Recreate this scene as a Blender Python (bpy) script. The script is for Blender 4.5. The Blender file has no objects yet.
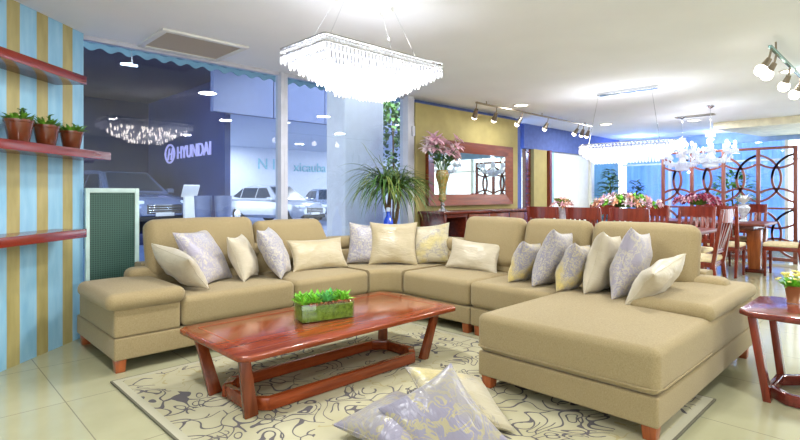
import bpy, bmesh, math, random
from mathutils import Vector, Matrix, noise
random.seed(7)
S = bpy.context.scene
C = S.collection
PI = math.pi
def rad(a): return math.radians(a)
def lin(c):
    return tuple((v/255/12.92 if v/255 <= .04045 else ((v/255+.055)/1.055)**2.4) for v in c)

# ------------------------------------------------------------------ materials
def newmat(name):
    m = bpy.data.materials.new(name); m.use_nodes = True
    nt = m.node_tree
    return m, nt, nt.nodes['Principled BSDF']
def N(nt, t, **k):
    n = nt.nodes.new(t)
    for a, b in k.items(): setattr(n, a, b)
    return n
def coords(nt, scale=(1,1,1), rot=(0,0,0)):
    tc = N(nt, 'ShaderNodeTexCoord'); mp = N(nt, 'ShaderNodeMapping')
    mp.inputs['Scale'].default_value = scale; mp.inputs['Rotation'].default_value = rot
    nt.links.new(tc.outputs['Object'], mp.inputs['Vector'])
    return mp.outputs['Vector']
def noise_tex(nt, vec, scale, detail=3, rough=.5, dist=0):
    n = N(nt, 'ShaderNodeTexNoise')
    n.inputs['Scale'].default_value = scale; n.inputs['Detail'].default_value = detail
    n.inputs['Roughness'].default_value = rough; n.inputs['Distortion'].default_value = dist
    if vec is not None: nt.links.new(vec, n.inputs['Vector'])
    return n.outputs['Fac']
def ramp(nt, fac, stops):
    r = N(nt, 'ShaderNodeValToRGB'); e = r.color_ramp.elements
    while len(e) < len(stops): e.new(.5)
    for i, (p, c) in enumerate(stops):
        e[i].position = p; e[i].color = (*c, 1)
    nt.links.new(fac, r.inputs['Fac'])
    return r.outputs['Color']
def math_(nt, op, a, b=None, c=None):
    n = N(nt, 'ShaderNodeMath', operation=op)
    for i, v in enumerate((a, b, c)):
        if v is None: continue
        if isinstance(v, (int, float)): n.inputs[i].default_value = v
        else: nt.links.new(v, n.inputs[i])
    return n.outputs[0]
def mixc(nt, fac, a, b):
    n = N(nt, 'ShaderNodeMix', data_type='RGBA')
    for s, v in (('Factor_Float', fac), ('A_Color', a), ('B_Color', b)):
        sock = [i for i in n.inputs if i.identifier == s][0]
        if isinstance(v, (int, float)): sock.default_value = v
        elif isinstance(v, tuple): sock.default_value = (*v, 1)
        else: nt.links.new(v, sock)
    return [o for o in n.outputs if o.identifier == 'Result_Color'][0]
def bump(nt, bs, h, strength=.2, dist=.01):
    b = N(nt, 'ShaderNodeBump'); b.inputs['Strength'].default_value = strength; b.inputs['Distance'].default_value = dist
    nt.links.new(h, b.inputs['Height']); nt.links.new(b.outputs['Normal'], bs.inputs['Normal'])

def plain(name, col, rough=.5, metal=0, var=.06, scale=8, emit=0, spec=.5, coat=0):
    m, nt, bs = newmat(name)
    c = lin(col)
    f = noise_tex(nt, coords(nt), scale)
    d = tuple(max(0, v*(1-var*2)) for v in c); l = tuple(min(1, v*(1+var*2)) for v in c)
    nt.links.new(ramp(nt, f, [(.3, d), (.7, l)]), bs.inputs['Base Color'])
    bs.inputs['Roughness'].default_value = rough; bs.inputs['Metallic'].default_value = metal
    bs.inputs['Specular IOR Level'].default_value = spec; bs.inputs['Coat Weight'].default_value = coat
    if emit:
        bs.inputs['Emission Color'].default_value = (*c, 1); bs.inputs['Emission Strength'].default_value = emit
    return m
def wood(name, dark, light, rough=.22, axis=0, scale=6, coat=.3):
    m, nt, bs = newmat(name)
    sc = [scale*4]*3; sc[axis] = scale*.35
    v = coords(nt, tuple(sc))
    f = noise_tex(nt, v, 1.0, 5, .6, .6)
    nt.links.new(ramp(nt, f, [(.28, lin(dark)), (.5, tuple((a+b)/2 for a, b in zip(lin(dark), lin(light)))), (.72, lin(light))]), bs.inputs['Base Color'])
    bs.inputs['Roughness'].default_value = rough; bs.inputs['Coat Weight'].default_value = coat
    bs.inputs['Coat Roughness'].default_value = .12
    return m
def fabric(name, dark, light, scale=1.0):
    m, nt, bs = newmat(name)
    a = noise_tex(nt, coords(nt, (420*scale, 420*scale, 90*scale)), 1, 1)
    b = noise_tex(nt, coords(nt, (90*scale, 110*scale, 420*scale)), 1, 1)
    f = math_(nt, 'MULTIPLY_ADD', a, .5, math_(nt, 'MULTIPLY', b, .5))
    nt.links.new(ramp(nt, f, [(.33, lin(dark)), (.67, lin(light))]), bs.inputs['Base Color'])
    bs.inputs['Roughness'].default_value = .9; bs.inputs['Sheen Weight'].default_value = .15
    bs.inputs['Specular IOR Level'].default_value = .2
    bump(nt, bs, f, .25, .002)
    return m
def satin(name, base, alt, pattern=True, scale=13, amount=.5, rough=.38, alt2=None):
    m, nt, bs = newmat(name)
    v = coords(nt)
    if pattern:
        w = noise_tex(nt, v, scale, 2, .5, 2.2)
        k = math_(nt, 'ABSOLUTE', math_(nt, 'SUBTRACT', math_(nt, 'FRACT', math_(nt, 'MULTIPLY', w, 3.2)), .5))
        big = noise_tex(nt, v, 4.0, 1)
        msk = math_(nt, 'MULTIPLY', math_(nt, 'LESS_THAN', k, .17), math_(nt, 'GREATER_THAN', big, 1-amount))
        col = mixc(nt, msk, lin(base), lin(alt))
        if alt2:
            patch = ramp(nt, noise_tex(nt, v, 5.0, 2), [(.5, (0,0,0)), (.62, (1,1,1))])
            col = mixc(nt, math_(nt, 'MULTIPLY', patch, .62), col, lin(alt2))
    else:
        col = ramp(nt, noise_tex(nt, v, 5, 2), [(.3, lin(base)), (.75, lin(alt))])
    nt.links.new(col, bs.inputs['Base Color'])
    bs.inputs['Roughness'].default_value = rough
    bs.inputs['Sheen Weight'].default_value = .3
    bs.inputs['Specular IOR Level'].default_value = .45
    h = noise_tex(nt, coords(nt, (9, 9, 26), (0, .5, 0)), 1, 3, .55, .8)
    bump(nt, bs, h, .4, .02)
    return m
def emis(name, col, s):
    m, nt, bs = newmat(name)
    bs.inputs['Base Color'].default_value = (*lin(col), 1)
    bs.inputs['Emission Color'].default_value = (*lin(col), 1); bs.inputs['Emission Strength'].default_value = s
    return m
def pane_mat(name, tint, refl):
    m = bpy.data.materials.new(name); m.use_nodes = True
    nt = m.node_tree; nt.nodes.clear()
    out = N(nt, 'ShaderNodeOutputMaterial'); mx = N(nt, 'ShaderNodeMixShader')
    t = N(nt, 'ShaderNodeBsdfTransparent'); t.inputs['Color'].default_value = (*tint, 1)
    g = N(nt, 'ShaderNodeBsdfGlossy'); g.inputs['Roughness'].default_value = .0
    fr = N(nt, 'ShaderNodeFresnel'); fr.inputs['IOR'].default_value = 1.45
    ge = N(nt, 'ShaderNodeNewGeometry')      # reflect only where the ray enters the sheet, not from inside it
    nt.links.new(math_(nt, 'MULTIPLY', math_(nt, 'ADD', fr.outputs[0], refl), math_(nt, 'SUBTRACT', 1, ge.outputs['Backfacing'])), mx.inputs['Fac'])
    nt.links.new(t.outputs[0], mx.inputs[1]); nt.links.new(g.outputs[0], mx.inputs[2])
    nt.links.new(mx.outputs[0], out.inputs['Surface'])
    return m

def stripes_mat():
    m, nt, bs = newmat('striped_wall_paint')
    tc = N(nt, 'ShaderNodeTexCoord'); sp = N(nt, 'ShaderNodeSeparateXYZ')
    nt.links.new(tc.outputs['Object'], sp.inputs[0])
    # local x runs along the wall from the window corner
    wob = noise_tex(nt, coords(nt, (2, 2, 1.2)), 2, 2)
    x = math_(nt, 'ADD', sp.outputs['X'], math_(nt, 'MULTIPLY', wob, .006))
    ph = math_(nt, 'FRACT', math_(nt, 'DIVIDE', math_(nt, 'SUBTRACT', x, .139), .275))
    msk = math_(nt, 'LESS_THAN', ph, .42)
    n = noise_tex(nt, coords(nt, (6, 6, 1.5)), 2, 4)
    blue = ramp(nt, n, [(.3, lin((132, 186, 216))), (.7, lin((162, 206, 228)))])
    gold = ramp(nt, n, [(.3, lin((164, 150, 92))), (.7, lin((188, 174, 116)))])
    nt.links.new(mixc(nt, msk, blue, gold), bs.inputs['Base Color'])
    bs.inputs['Roughness'].default_value = .45
    return m
def floor_mat():
    m, nt, bs = newmat('polished_cream_tile')
    tc = N(nt, 'ShaderNodeTexCoord'); sp = N(nt, 'ShaderNodeSeparateXYZ')
    nt.links.new(tc.outputs['Object'], sp.inputs[0])
    def line(o, off):
        f = math_(nt, 'FRACT', math_(nt, 'DIVIDE', math_(nt, 'ADD', o, off), .8))
        return math_(nt, 'LESS_THAN', math_(nt, 'ABSOLUTE', math_(nt, 'SUBTRACT', f, .5)), .0035)
    g = math_(nt, 'MAXIMUM', line(sp.outputs['X'], -.28), line(sp.outputs['Y'], .15))
    n = noise_tex(nt, coords(nt), 1.6, 4, .6)
    c = ramp(nt, n, [(.3, lin((168, 166, 132))), (.7, lin((182, 179, 146)))])
    nt.links.new(mixc(nt, g, c, lin((136, 132, 108))), bs.inputs['Base Color'])
    bs.inputs['Roughness'].default_value = .13
    return m
def rug_mat():
    m, nt, bs = newmat('cream_rug_with_scrolls')
    v = coords(nt)
    warp = noise_tex(nt, v, 2.6, 1, .4, .8)
    def contour(scale, mult, wid, dist, seed):
        w = noise_tex(nt, coords(nt, (1, 1, 1), (0, 0, seed)), scale, 0, .3, dist)
        k = math_(nt, 'ABSOLUTE', math_(nt, 'SUBTRACT', math_(nt, 'FRACT', math_(nt, 'MULTIPLY', w, mult)), .5))
        return math_(nt, 'LESS_THAN', k, wid)
    t = contour(8.0, 3.0, .05, 1.0, 2.2)
    wv = N(nt, 'ShaderNodeTexNoise'); wv.inputs['Scale'].default_value = 5; wv.inputs['Detail'].default_value = 0; nt.links.new(v, wv.inputs['Vector'])
    ad = N(nt, 'ShaderNodeVectorMath', operation='MULTIPLY_ADD'); ad.inputs[1].default_value = (.5, .5, 0)
    nt.links.new(wv.outputs['Color'], ad.inputs[0]); nt.links.new(v, ad.inputs[2])
    def vor(scale, feat, out):
        vo = N(nt, 'ShaderNodeTexVoronoi', feature=feat, voronoi_dimensions='2D'); vo.inputs['Scale'].default_value = scale; nt.links.new(ad.outputs[0], vo.inputs['Vector'])
        return vo.outputs[out]
    a = math_(nt, 'LESS_THAN', vor(6.2, 'DISTANCE_TO_EDGE', 'Distance'), .042)
    d2 = vor(6.2, 'F1', 'Distance')
    b = math_(nt, 'LESS_THAN', math_(nt, 'ABSOLUTE', math_(nt, 'SUBTRACT', d2, .26)), .042)
    zone = noise_tex(nt, v, 1.35, 1)
    z1 = math_(nt, 'GREATER_THAN', zone, .41); z2 = math_(nt, 'GREATER_THAN', noise_tex(nt, v, 2.4, 0), .5)
    z3 = math_(nt, 'GREATER_THAN', noise_tex(nt, coords(nt, (1, 1, 1), (0, 0, 1)), 3.0, 0), .38)
    ab = math_(nt, 'MAXIMUM', math_(nt, 'MULTIPLY', b, z2), math_(nt, 'MULTIPLY', a, z3))
    dark = math_(nt, 'MULTIPLY', ab, z1)
    light = math_(nt, 'MULTIPLY', t, math_(nt, 'SUBTRACT', 1, z1))
    n = noise_tex(nt, v, 3, 3)
    base = ramp(nt, n, [(.35, lin((176, 169, 136))), (.65, lin((190, 184, 154)))])
    c = mixc(nt, light, base, lin((170, 158, 116)))
    c = mixc(nt, dark, c, lin((100, 95, 96)))
    sp = N(nt, 'ShaderNodeSeparateXYZ'); nt.links.new(v, sp.inputs[0])
    # woven edge line: rug half size 1.215 x 1.385
    ex = math_(nt, 'SUBTRACT', 1.215, math_(nt, 'ABSOLUTE', sp.outputs['X'])); ey = math_(nt, 'SUBTRACT', 1.385, math_(nt, 'ABSOLUTE', sp.outputs['Y']))
    e = math_(nt, 'MINIMUM', ex, ey)
    band = math_(nt, 'LESS_THAN', e, .055)
    c = mixc(nt, band, c, lin((184, 179, 154)))
    ln = math_(nt, 'MULTIPLY', math_(nt, 'LESS_THAN', e, .011), 1)
    c = mixc(nt, ln, c, lin((112, 108, 92)))
    nt.links.new(c, bs.inputs['Base Color'])
    bs.inputs['Roughness'].default_value = .95; bs.inputs['Specular IOR Level'].default_value = .1
    bump(nt, bs, noise_tex(nt, coords(nt, (200, 200, 200)), 1, 2), .3, .004)
    return m
def grille_mat(name, ca, cb, sx, sz):
    m, nt, bs = newmat(name)
    tc = N(nt, 'ShaderNodeTexCoord'); sp = N(nt, 'ShaderNodeSeparateXYZ')
    nt.links.new(tc.outputs['Object'], sp.inputs[0])
    a = math_(nt, 'GREATER_THAN', math_(nt, 'FRACT', math_(nt, 'MULTIPLY', sp.outputs['X'], sx)), .35)
    b = math_(nt, 'GREATER_THAN', math_(nt, 'FRACT', math_(nt, 'MULTIPLY', sp.outputs['Z'], sz)), .35)
    nt.links.new(mixc(nt, math_(nt, 'MULTIPLY', a, b), lin(cb), lin(ca)), bs.inputs['Base Color'])
    bs.inputs['Roughness'].default_value = .5
    return m

M = {}
M['sofa'] = fabric('tan_linen', (142, 124, 88), (164, 147, 109))
M['wood'] = wood('cherry_wood', (104, 40, 15), (156, 70, 30), .16, 0)
M['woody'] = wood('cherry_wood_cross', (104, 40, 18), (156, 70, 32), .22, 1)
M['woodz'] = wood('cherry_wood_upright', (88, 38, 17), (132, 62, 30), .26, 2)
M['shelf'] = wood('mahogany_shelf', (96, 26, 16), (142, 46, 30), .2, 0)
M['dwood'] = wood('dark_mahogany', (66, 24, 16), (112, 44, 28), .2, 0)
M['side'] = wood('plum_mahogany', (84, 30, 26), (128, 54, 44), .16, 0)
M['sidez'] = wood('plum_mahogany_upright', (90, 28, 18), (140, 52, 32), .24, 2)
M['dtop'] = wood('dining_top_wood', (84, 34, 24), (126, 56, 40), .38, 1, coat=.05)
M['chair'] = wood('chair_mahogany', (84, 26, 16), (136, 50, 32), .25, 2)
M['ped'] = wood('amber_pedestal_wood', (120, 56, 22), (176, 96, 44), .25, 2)
M['lattice'] = wood('lattice_walnut', (86, 40, 32), (132, 72, 58), .35, 2)
M['legw'] = wood('sofa_leg_wood', (122, 56, 24), (178, 94, 46), .3, 2)
M['ceil'] = plain('ceiling_paint', (240, 243, 251), .8, var=.01, scale=2)
M['floor'] = floor_mat(); M['rug'] = rug_mat(); M['stripes'] = stripes_mat()
M['yellow'] = plain('ochre_plaster', (168, 154, 98), .75, var=.04, scale=6)
M['blue'] = plain('denim_blue_plaster', (86, 104, 164), .8, var=.06, scale=10)
M['bluelit'] = plain('blue_lit_panel', (28, 84, 176), .4, var=.15, scale=5)  # blue light in the recess put into its colour
M['post'] = plain('lavender_grey_aluminium', (196, 197, 208), .35, 0, .03)
M['white'] = plain('white_plaster', (232, 232, 226), .7, var=.02)
M['whitep'] = plain('white_paint_metal', (228, 228, 224), .4, var=.02)
M['grey'] = plain('warm_grey_plaster', (176, 172, 166), .8, var=.03)
M['chrome'] = plain('polished_chrome', (205, 208, 212), .12, 1.0, .02)
M['bronze'] = plain('brushed_nickel', (138, 126, 110), .3, .9, .05)
M['pane'] = pane_mat('window_glass', (.88, .94, 1.0), .06)
M['pot'] = plain('glazed_terracotta', (100, 48, 24), .25, 0, .12, 14, coat=.4)
M['soil'] = plain('terracotta_pebbles', (168, 96, 62), .9, var=.3, scale=60)
M['leaf'] = plain('fresh_green_leaf', (98, 150, 44), .45, var=.3, scale=20)
M['leafbright'] = plain('lime_green_leaf', (128, 196, 60), .45, var=.25, scale=30)
M['leafteal'] = plain('blue_green_leaf', (96, 176, 96), .45, var=.2, scale=30)
M['leafdark'] = plain('dark_green_leaf', (74, 112, 50), .45, var=.25, scale=12)
M['leafgold'] = plain('olive_blade', (120, 134, 62), .45, var=.3, scale=6)
M['trunk'] = plain('plant_stem_bark', (96, 74, 48), .8, var=.25, scale=30)
M['pink'] = plain('pink_petal', (234, 184, 198), .5, var=.18, scale=30)
M['palepink'] = plain('pale_pink_petal', (246, 222, 224), .5, var=.1, scale=30)
M['peach'] = plain('peach_petal', (240, 186, 152), .5, var=.1, scale=30)
M['magenta'] = plain('crimson_petal', (176, 64, 96), .5, var=.2, scale=30)
M['yellowf'] = plain('pale_yellow_petal', (236, 222, 130), .5, var=.1, scale=30)
M['cream'] = satin('cream_satin', (180, 168, 142), (200, 190, 166), False, rough=.34)
M['creamgold'] = satin('champagne_satin', (172, 156, 118), (190, 178, 150), False, rough=.3)
M['lav'] = satin('lavender_brocade', (160, 154, 168), (188, 180, 164), True, 17, .62)
M['lavgold'] = satin('lavender_gold_brocade', (138, 133, 148), (166, 156, 122), True, 12, .6, alt2=(152, 146, 138), rough=.3)
M['silver'] = satin('silver_brocade', (148, 144, 158), (186, 178, 160), True, 22, .75)
M['gold'] = satin('gold_brocade', (186, 176, 148), (160, 152, 142), True, 14, .5, alt2=(198, 180, 98), rough=.32)
M['goldsilver'] = satin('silver_gold_brocade', (146, 142, 154), (184, 174, 146), True, 24, .7, alt2=(212, 186, 70))
M['seatc'] = plain('cream_seat_cloth', (226, 208, 168), .8, var=.04, scale=40)
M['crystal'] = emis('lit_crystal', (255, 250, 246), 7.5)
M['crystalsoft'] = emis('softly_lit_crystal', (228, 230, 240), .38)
M['crystaldim'] = plain('clear_crystal', (226, 228, 236), .08, 0, .05, 30, emit=.14, spec=.8)
M['bulb'] = emis('glowing_bulb', (255, 246, 230), 5)
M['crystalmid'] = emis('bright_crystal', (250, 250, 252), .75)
M['disc'] = emis('downlight_lens', (255, 244, 222), 5)
M['mirror'] = plain('mirror_silver', (196, 206, 200), .02, 1.0, .0)
M['bluebottle'] = plain('cobalt_glass', (30, 78, 214), .08, 0, .1, 10, spec=.8)

# ------------------------------------------------------------------ mesh helpers
WM = {}
def thing(name, label, cat, loc=(0, 0, 0), rz=0, group=None):
    o = bpy.data.objects.new(name, None); C.objects.link(o)
    o.empty_display_size = .1
    o.location = loc; o.rotation_euler = (0, 0, rz)
    WM[o] = Matrix.Translation(loc) @ Matrix.Rotation(rz, 4, 'Z')
    o['label'] = label; o['category'] = cat
    if group: o['group'] = group
    return o
def tag(o, label, cat, group=None, kind=None):
    o['label'] = label; o['category'] = cat
    if group: o['group'] = group
    if kind: o['kind'] = kind
    return o
def mesh(name, bm, mats, smooth=True):
    me = bpy.data.meshes.new(name)
    bmesh.ops.recalc_face_normals(bm, faces=bm.faces)
    bm.to_mesh(me); bm.free()
    for mm in (mats if isinstance(mats, (list, tuple)) else [mats]): me.materials.append(mm)
    if smooth:
        for p in me.polygons: p.use_smooth = True
        try: me.set_sharp_from_angle(angle=rad(38))
        except Exception: pass
    return me
def part(name, bm, mat, parent, local=True, smooth=True, label=None, kind=None):
    """mesh child; local=False: bm is in world coordinates"""
    if not local: bmesh.ops.transform(bm, matrix=WM[parent].inverted(), verts=bm.verts)
    o = bpy.data.objects.new(name, mesh(name, bm, mat, smooth)); C.objects.link(o)
    o.parent = parent; WM[o] = WM[parent]
    if label: o['label'] = label
    if kind: o['kind'] = kind
    return o
def top(name, bm, mat, origin=None, smooth=True, rz=0):
    """top-level mesh; bm in world coordinates, origin moved to given point"""
    mw = Matrix.Translation(origin or (0, 0, 0)) @ Matrix.Rotation(rz, 4, 'Z')
    bmesh.ops.transform(bm, matrix=mw.inverted(), verts=bm.verts)
    o = bpy.data.objects.new(name, mesh(name, bm, mat, smooth)); C.objects.link(o)
    o.location = origin or (0, 0, 0); o.rotation_euler = (0, 0, rz)
    WM[o] = mw
    return o
def struct(name, bm, mat, origin=None, smooth=False, rz=0):
    o = top(name, bm, mat, origin, smooth, rz); o['kind'] = 'structure'
    return o
def copy_tree(o, parent=None):
    c = o.copy(); C.objects.link(c); c.parent = parent
    for ch in list(o.children): copy_tree(ch, c)
    return c
def place_copy(o, loc, rz, label=None, first=False):
    c = o if first else copy_tree(o)
    c.location = loc; c.rotation_euler = (0, 0, rz)
    if label: c['label'] = label
    return c

def nb(): return bmesh.new()
def box(bm, x0, x1, y0, y1, z0, z1, r=0, seg=2, mi=0):
    t = bmesh.new()
    bmesh.ops.create_cube(t, size=1)
    bmesh.ops.transform(t, matrix=Matrix.Translation(((x0+x1)/2, (y0+y1)/2, (z0+z1)/2)) @ Matrix.Diagonal((abs(x1-x0), abs(y1-y0), abs(z1-z0), 1)), verts=t.verts)
    if r: bmesh.ops.bevel(t, geom=list(t.edges), offset=r, segments=seg, affect='EDGES', profile=.5)
    merge(bm, t, mi)
    return bm
def merge(bm, t, mi=0, mat=None):
    vm = {}
    for v in t.verts: vm[v] = bm.verts.new(mat @ v.co if mat else v.co)
    for f in t.faces:
        try:
            nf = bm.faces.new([vm[v] for v in f.verts]); nf.material_index = mi
        except ValueError: pass
    t.free()
def prism(bm, pts, z0, z1, r=0, seg=2, mi=0, mat=None):
    t = bmesh.new()
    a = [t.verts.new((x, y, z0)) for x, y in pts]; b = [t.verts.new((x, y, z1)) for x, y in pts]
    n = len(pts)
    t.faces.new(a[::-1]); t.faces.new(b)
    for i in range(n): t.faces.new((a[i], a[(i+1) % n], b[(i+1) % n], b[i]))
    if r: bmesh.ops.bevel(t, geom=list(t.edges), offset=r, segments=seg, affect='EDGES', profile=.5)
    merge(bm, t, mi, mat)
    return bm
def bar(bm, p, q, w, h, w2=None, h2=None, up=(0, 0, 1), r=0, mi=0):
    """tapered rectangular bar from p to q"""
    p = Vector(p); q = Vector(q); d = (q-p).normalized(); u = Vector(up)
    s = d.cross(u)
    if s.length < 1e-4: s = d.cross(Vector((1, 0, 0)))
    s.normalize(); u = s.cross(d).normalized()
    t = bmesh.new(); rings = []
    for c, a, b in ((p, w, h), (q, w2 or w, h2 or h)):
        rings.append([t.verts.new(c + s*a/2*i + u*b/2*j) for i, j in ((-1, -1), (1, -1), (1, 1), (-1, 1))])
    t.faces.new(rings[0][::-1]); t.faces.new(rings[1])
    for i in range(4): t.faces.new((rings[0][i], rings[0][(i+1) % 4], rings[1][(i+1) % 4], rings[1][i]))
    if r: bmesh.ops.bevel(t, geom=list(t.edges), offset=r, segments=2, affect='EDGES', profile=.5)
    merge(bm, t, mi)
    return bm
def tube(bm, pts, r, n=8, mi=0, closed=False, r2=None):
    pts = [Vector(p) for p in pts]; rings = []
    m = len(pts)
    for i, p in enumerate(pts):
        if closed: d = (pts[(i+1) % m]-pts[i-1]).normalized()
        else: d = (pts[min(i+1, m-1)]-pts[max(i-1, 0)]).normalized()
        u = Vector((0, 0, 1)) if abs(d.z) < .95 else Vector((1, 0, 0))
        s = d.cross(u).normalized(); u = s.cross(d)
        rr = r if r2 is None else r+(r2-r)*i/(m-1)
        rings.append([bm.verts.new(p+(s*math.cos(2*PI*k/n)+u*math.sin(2*PI*k/n))*rr) for k in range(n)])
    for i in range(m if closed else m-1):
        a, b = rings[i], rings[(i+1) % m]
        for k in range(n):
            f = bm.faces.new((a[k], a[(k+1) % n], b[(k+1) % n], b[k])); f.material_index = mi
    if not closed:
        bm.faces.new(rings[0][::-1]).material_index = mi; bm.faces.new(rings[-1]).material_index = mi
    return bm
def lathe(bm, prof, c=(0, 0, 0), n=24, mi=0):
    cx, cy, cz = c; rings = []
    for r, z in prof:
        rings.append([bm.verts.new((cx+max(r, .0004)*math.cos(2*PI*k/n), cy+max(r, .0004)*math.sin(2*PI*k/n), cz+z)) for k in range(n)])
    for a, b in zip(rings, rings[1:]):
        for k in range(n): bm.faces.new((a[k], a[(k+1) % n], b[(k+1) % n], b[k])).material_index = mi
    bm.faces.new(rings[0][::-1]).material_index = mi; bm.faces.new(rings[-1]).material_index = mi
    return bm
def ball(bm, c, r, u=12, v=8, mi=0, sc=(1, 1, 1)):
    t = bmesh.new(); bmesh.ops.create_uvsphere(t, u_segments=u, v_segments=v, radius=r)
    merge(bm, t, mi, Matrix.Translation(c) @ Matrix.Diagonal((*sc, 1)))
    return bm
def axis_pts(h, r, m):
    a = [(h-r)+r*math.tan(rad(t)) for t in (45, 34, 22, 11)]
    inner = [-(h-r)+2*(h-r)*i/m for i in range(m+1)]
    return [-v for v in a] + inner + a[::-1]
def soft(bm, size, r, crown=(0, 0, 0), m=8, mat=None, mi=0, wob=0, seed=0):
    """upholstered block: rounded box with crowned faces, centred at origin"""
    h = [s/2 for s in size]; r = min(r, min(h)*.98)
    ax = [axis_pts(h[i], r, m) for i in range(3)]
    t = bmesh.new(); cache = {}
    def vert(p):
        k = tuple(round(c, 5) for c in p)
        if k in cache: return cache[k]
        q = [max(-(h[i]-r), min(h[i]-r, p[i])) for i in range(3)]
        d = Vector([p[i]-q[i] for i in range(3)])
        v = Vector(q)+(d.normalized()*r if d.length > 1e-9 else d)
        o = v.copy()
        for i in range(3):
            j, l = (i+1) % 3, (i+2) % 3
            b = max(0, 1-(o[j]/h[j])**2)*max(0, 1-(o[l]/h[l])**2)
            v[i] += crown[i]*b*(o[i]/h[i])
        if wob:
            nz = noise.noise(Vector((v.x*5+seed, v.y*5, v.z*5)))
            v += v.normalized()*wob*nz
        cache[k] = t.verts.new(v); return cache[k]
    for i in range(3):
        j, l = (i+1) % 3, (i+2) % 3
        for s in (-1, 1):
            for a in range(len(ax[j])-1):
                for b in range(len(ax[l])-1):
                    P = []
                    for (aa, bb) in ((a, b), (a+1, b), (a+1, b+1), (a, b+1)):
                        p = [0, 0, 0]; p[i] = s*h[i]; p[j] = ax[j][aa]; p[l] = ax[l][bb]; P.append(vert(p))
                    if len(set(P)) == 4:
                        try: t.faces.new(P)
                        except ValueError: pass
    merge(bm, t, mi, mat)
    return bm
def softb(bm, x0, x1, y0, y1, z0, z1, r=.03, crown=(0, 0, 0), m=8, **k):
    return soft(bm, (x1-x0, y1-y0, z1-z0), r, crown, m, Matrix.Translation(((x0+x1)/2, (y0+y1)/2, (z0+z1)/2)), **k)
def sweep(bm, path, prof, mi=0, cap=True, soft_end=0):
    """path: list of (pos2d, normal2d); prof: closed list of (offset along normal, z)"""
    rings = [[bm.verts.new((p[0]+n[0]*o, p[1]+n[1]*o, z)) for o, z in prof] for p, n in path]
    k = len(prof)
    if soft_end:       # rounded, closing ends
        pc = (sum(p[0] for p in prof)/k, sum(p[1] for p in prof)/k)
        def extra(i0, i1):
            (p, n), (q, _) = path[i0], path[i1]
            c0 = Vector((p[0]+n[0]*pc[0], p[1]+n[1]*pc[0])); d = (Vector(p)-Vector(q)).normalized(); out = []
            for f in (25, 50, 72, 86):
                e = soft_end*math.sin(rad(f)); g = math.cos(rad(f))*.5+.5 if f < 80 else .35
                out.append([bm.verts.new((p[0]+d.x*e+n[0]*(pc[0]+(o-pc[0])*g), p[1]+d.y*e+n[1]*(pc[0]+(o-pc[0])*g), pc[1]+(z-pc[1])*g)) for o, z in prof])
            return out
        rings = extra(0, 1)[::-1]+rings+extra(-1, -2)
    for a, b in zip(rings, rings[1:]):
        for i in range(k): bm.faces.new((a[i], a[(i+1) % k], b[(i+1) % k], b[i])).material_index = mi
    if cap:
        bm.faces.new(rings[0][::-1]); bm.faces.new(rings[-1])
    return bm
def rrect(o0, o1, z0, z1, r, seg=4):
    """rounded rectangle profile"""
    P = []
    for cx, cz, a0 in ((o1-r, z1-r, 0), (o0+r, z1-r, 90), (o0+r, z0+r, 180), (o1-r, z0+r, 270)):
        for i in range(seg+1):
            a = rad(a0+90*i/seg); P.append((cx+r*math.cos(a), cz+r*math.sin(a)))
    return P
def text_bm(s, size, depth, shear=0):
    cu = bpy.data.curves.new('lettering', 'FONT'); cu.body = s; cu.size = size; cu.extrude = depth; cu.align_x = 'CENTER'; cu.shear = shear
    o = bpy.data.objects.new('lettering', cu); C.objects.link(o)
    dg = bpy.context.evaluated_depsgraph_get(); dg.update()
    me = bpy.data.meshes.new_from_object(o.evaluated_get(dg))
    bm = bmesh.new(); bm.from_mesh(me)
    bpy.data.objects.remove(o); bpy.data.meshes.remove(me); bpy.data.curves.remove(cu)
    return bm
def blade(bm, base, direction, length, width, droop, mi=0, seg=5, fold=.15):
    """curved leaf blade with thickness given by a folded strip"""
    p = Vector(base); d = Vector(direction).normalized()
    s = d.cross(Vector((0, 0, 1)))
    if s.length < .05: s = Vector((random.uniform(-1, 1), random.uniform(-1, 1), 0))
    s.normalize()
    rows = []
    for i in range(seg+1):
        t = i/seg
        w = width*(math.sin(PI*min(1, .18+.82*t)) if t < 1 else 0)*.5+.0006
        up = s.cross(d).normalized()
        rows.append((bm.verts.new(p-s*w+up*fold*w), bm.verts.new(p-up*fold*w*.5), bm.verts.new(p+s*w+up*fold*w)))
        p = p+d*(length/seg)
        d = (d+Vector((0, 0, -droop/seg))).normalized()
    for a, b in zip(rows, rows[1:]):
        bm.faces.new((a[0], a[1], b[1], b[0])).material_index = mi
        bm.faces.new((a[1], a[2], b[2], b[1])).material_index = mi

# ------------------------------------------------------------------ camera and render look
cam = bpy.data.cameras.new('camera'); co = bpy.data.objects.new('camera', cam); C.objects.link(co)
co.location = (0, 0, 1.2); co.rotation_euler = (rad(90), 0, rad(45.6-90))
cam.sensor_width = 36; cam.lens = 510/800*36; cam.shift_y = -26/800; cam.clip_end = 200
S.camera = co
S.view_settings.view_transform = 'Standard'; S.view_settings.look = 'None'
S.view_settings.gamma = 1; S.view_settings.use_curve_mapping = False; S.view_settings.exposure = 0.42

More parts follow.
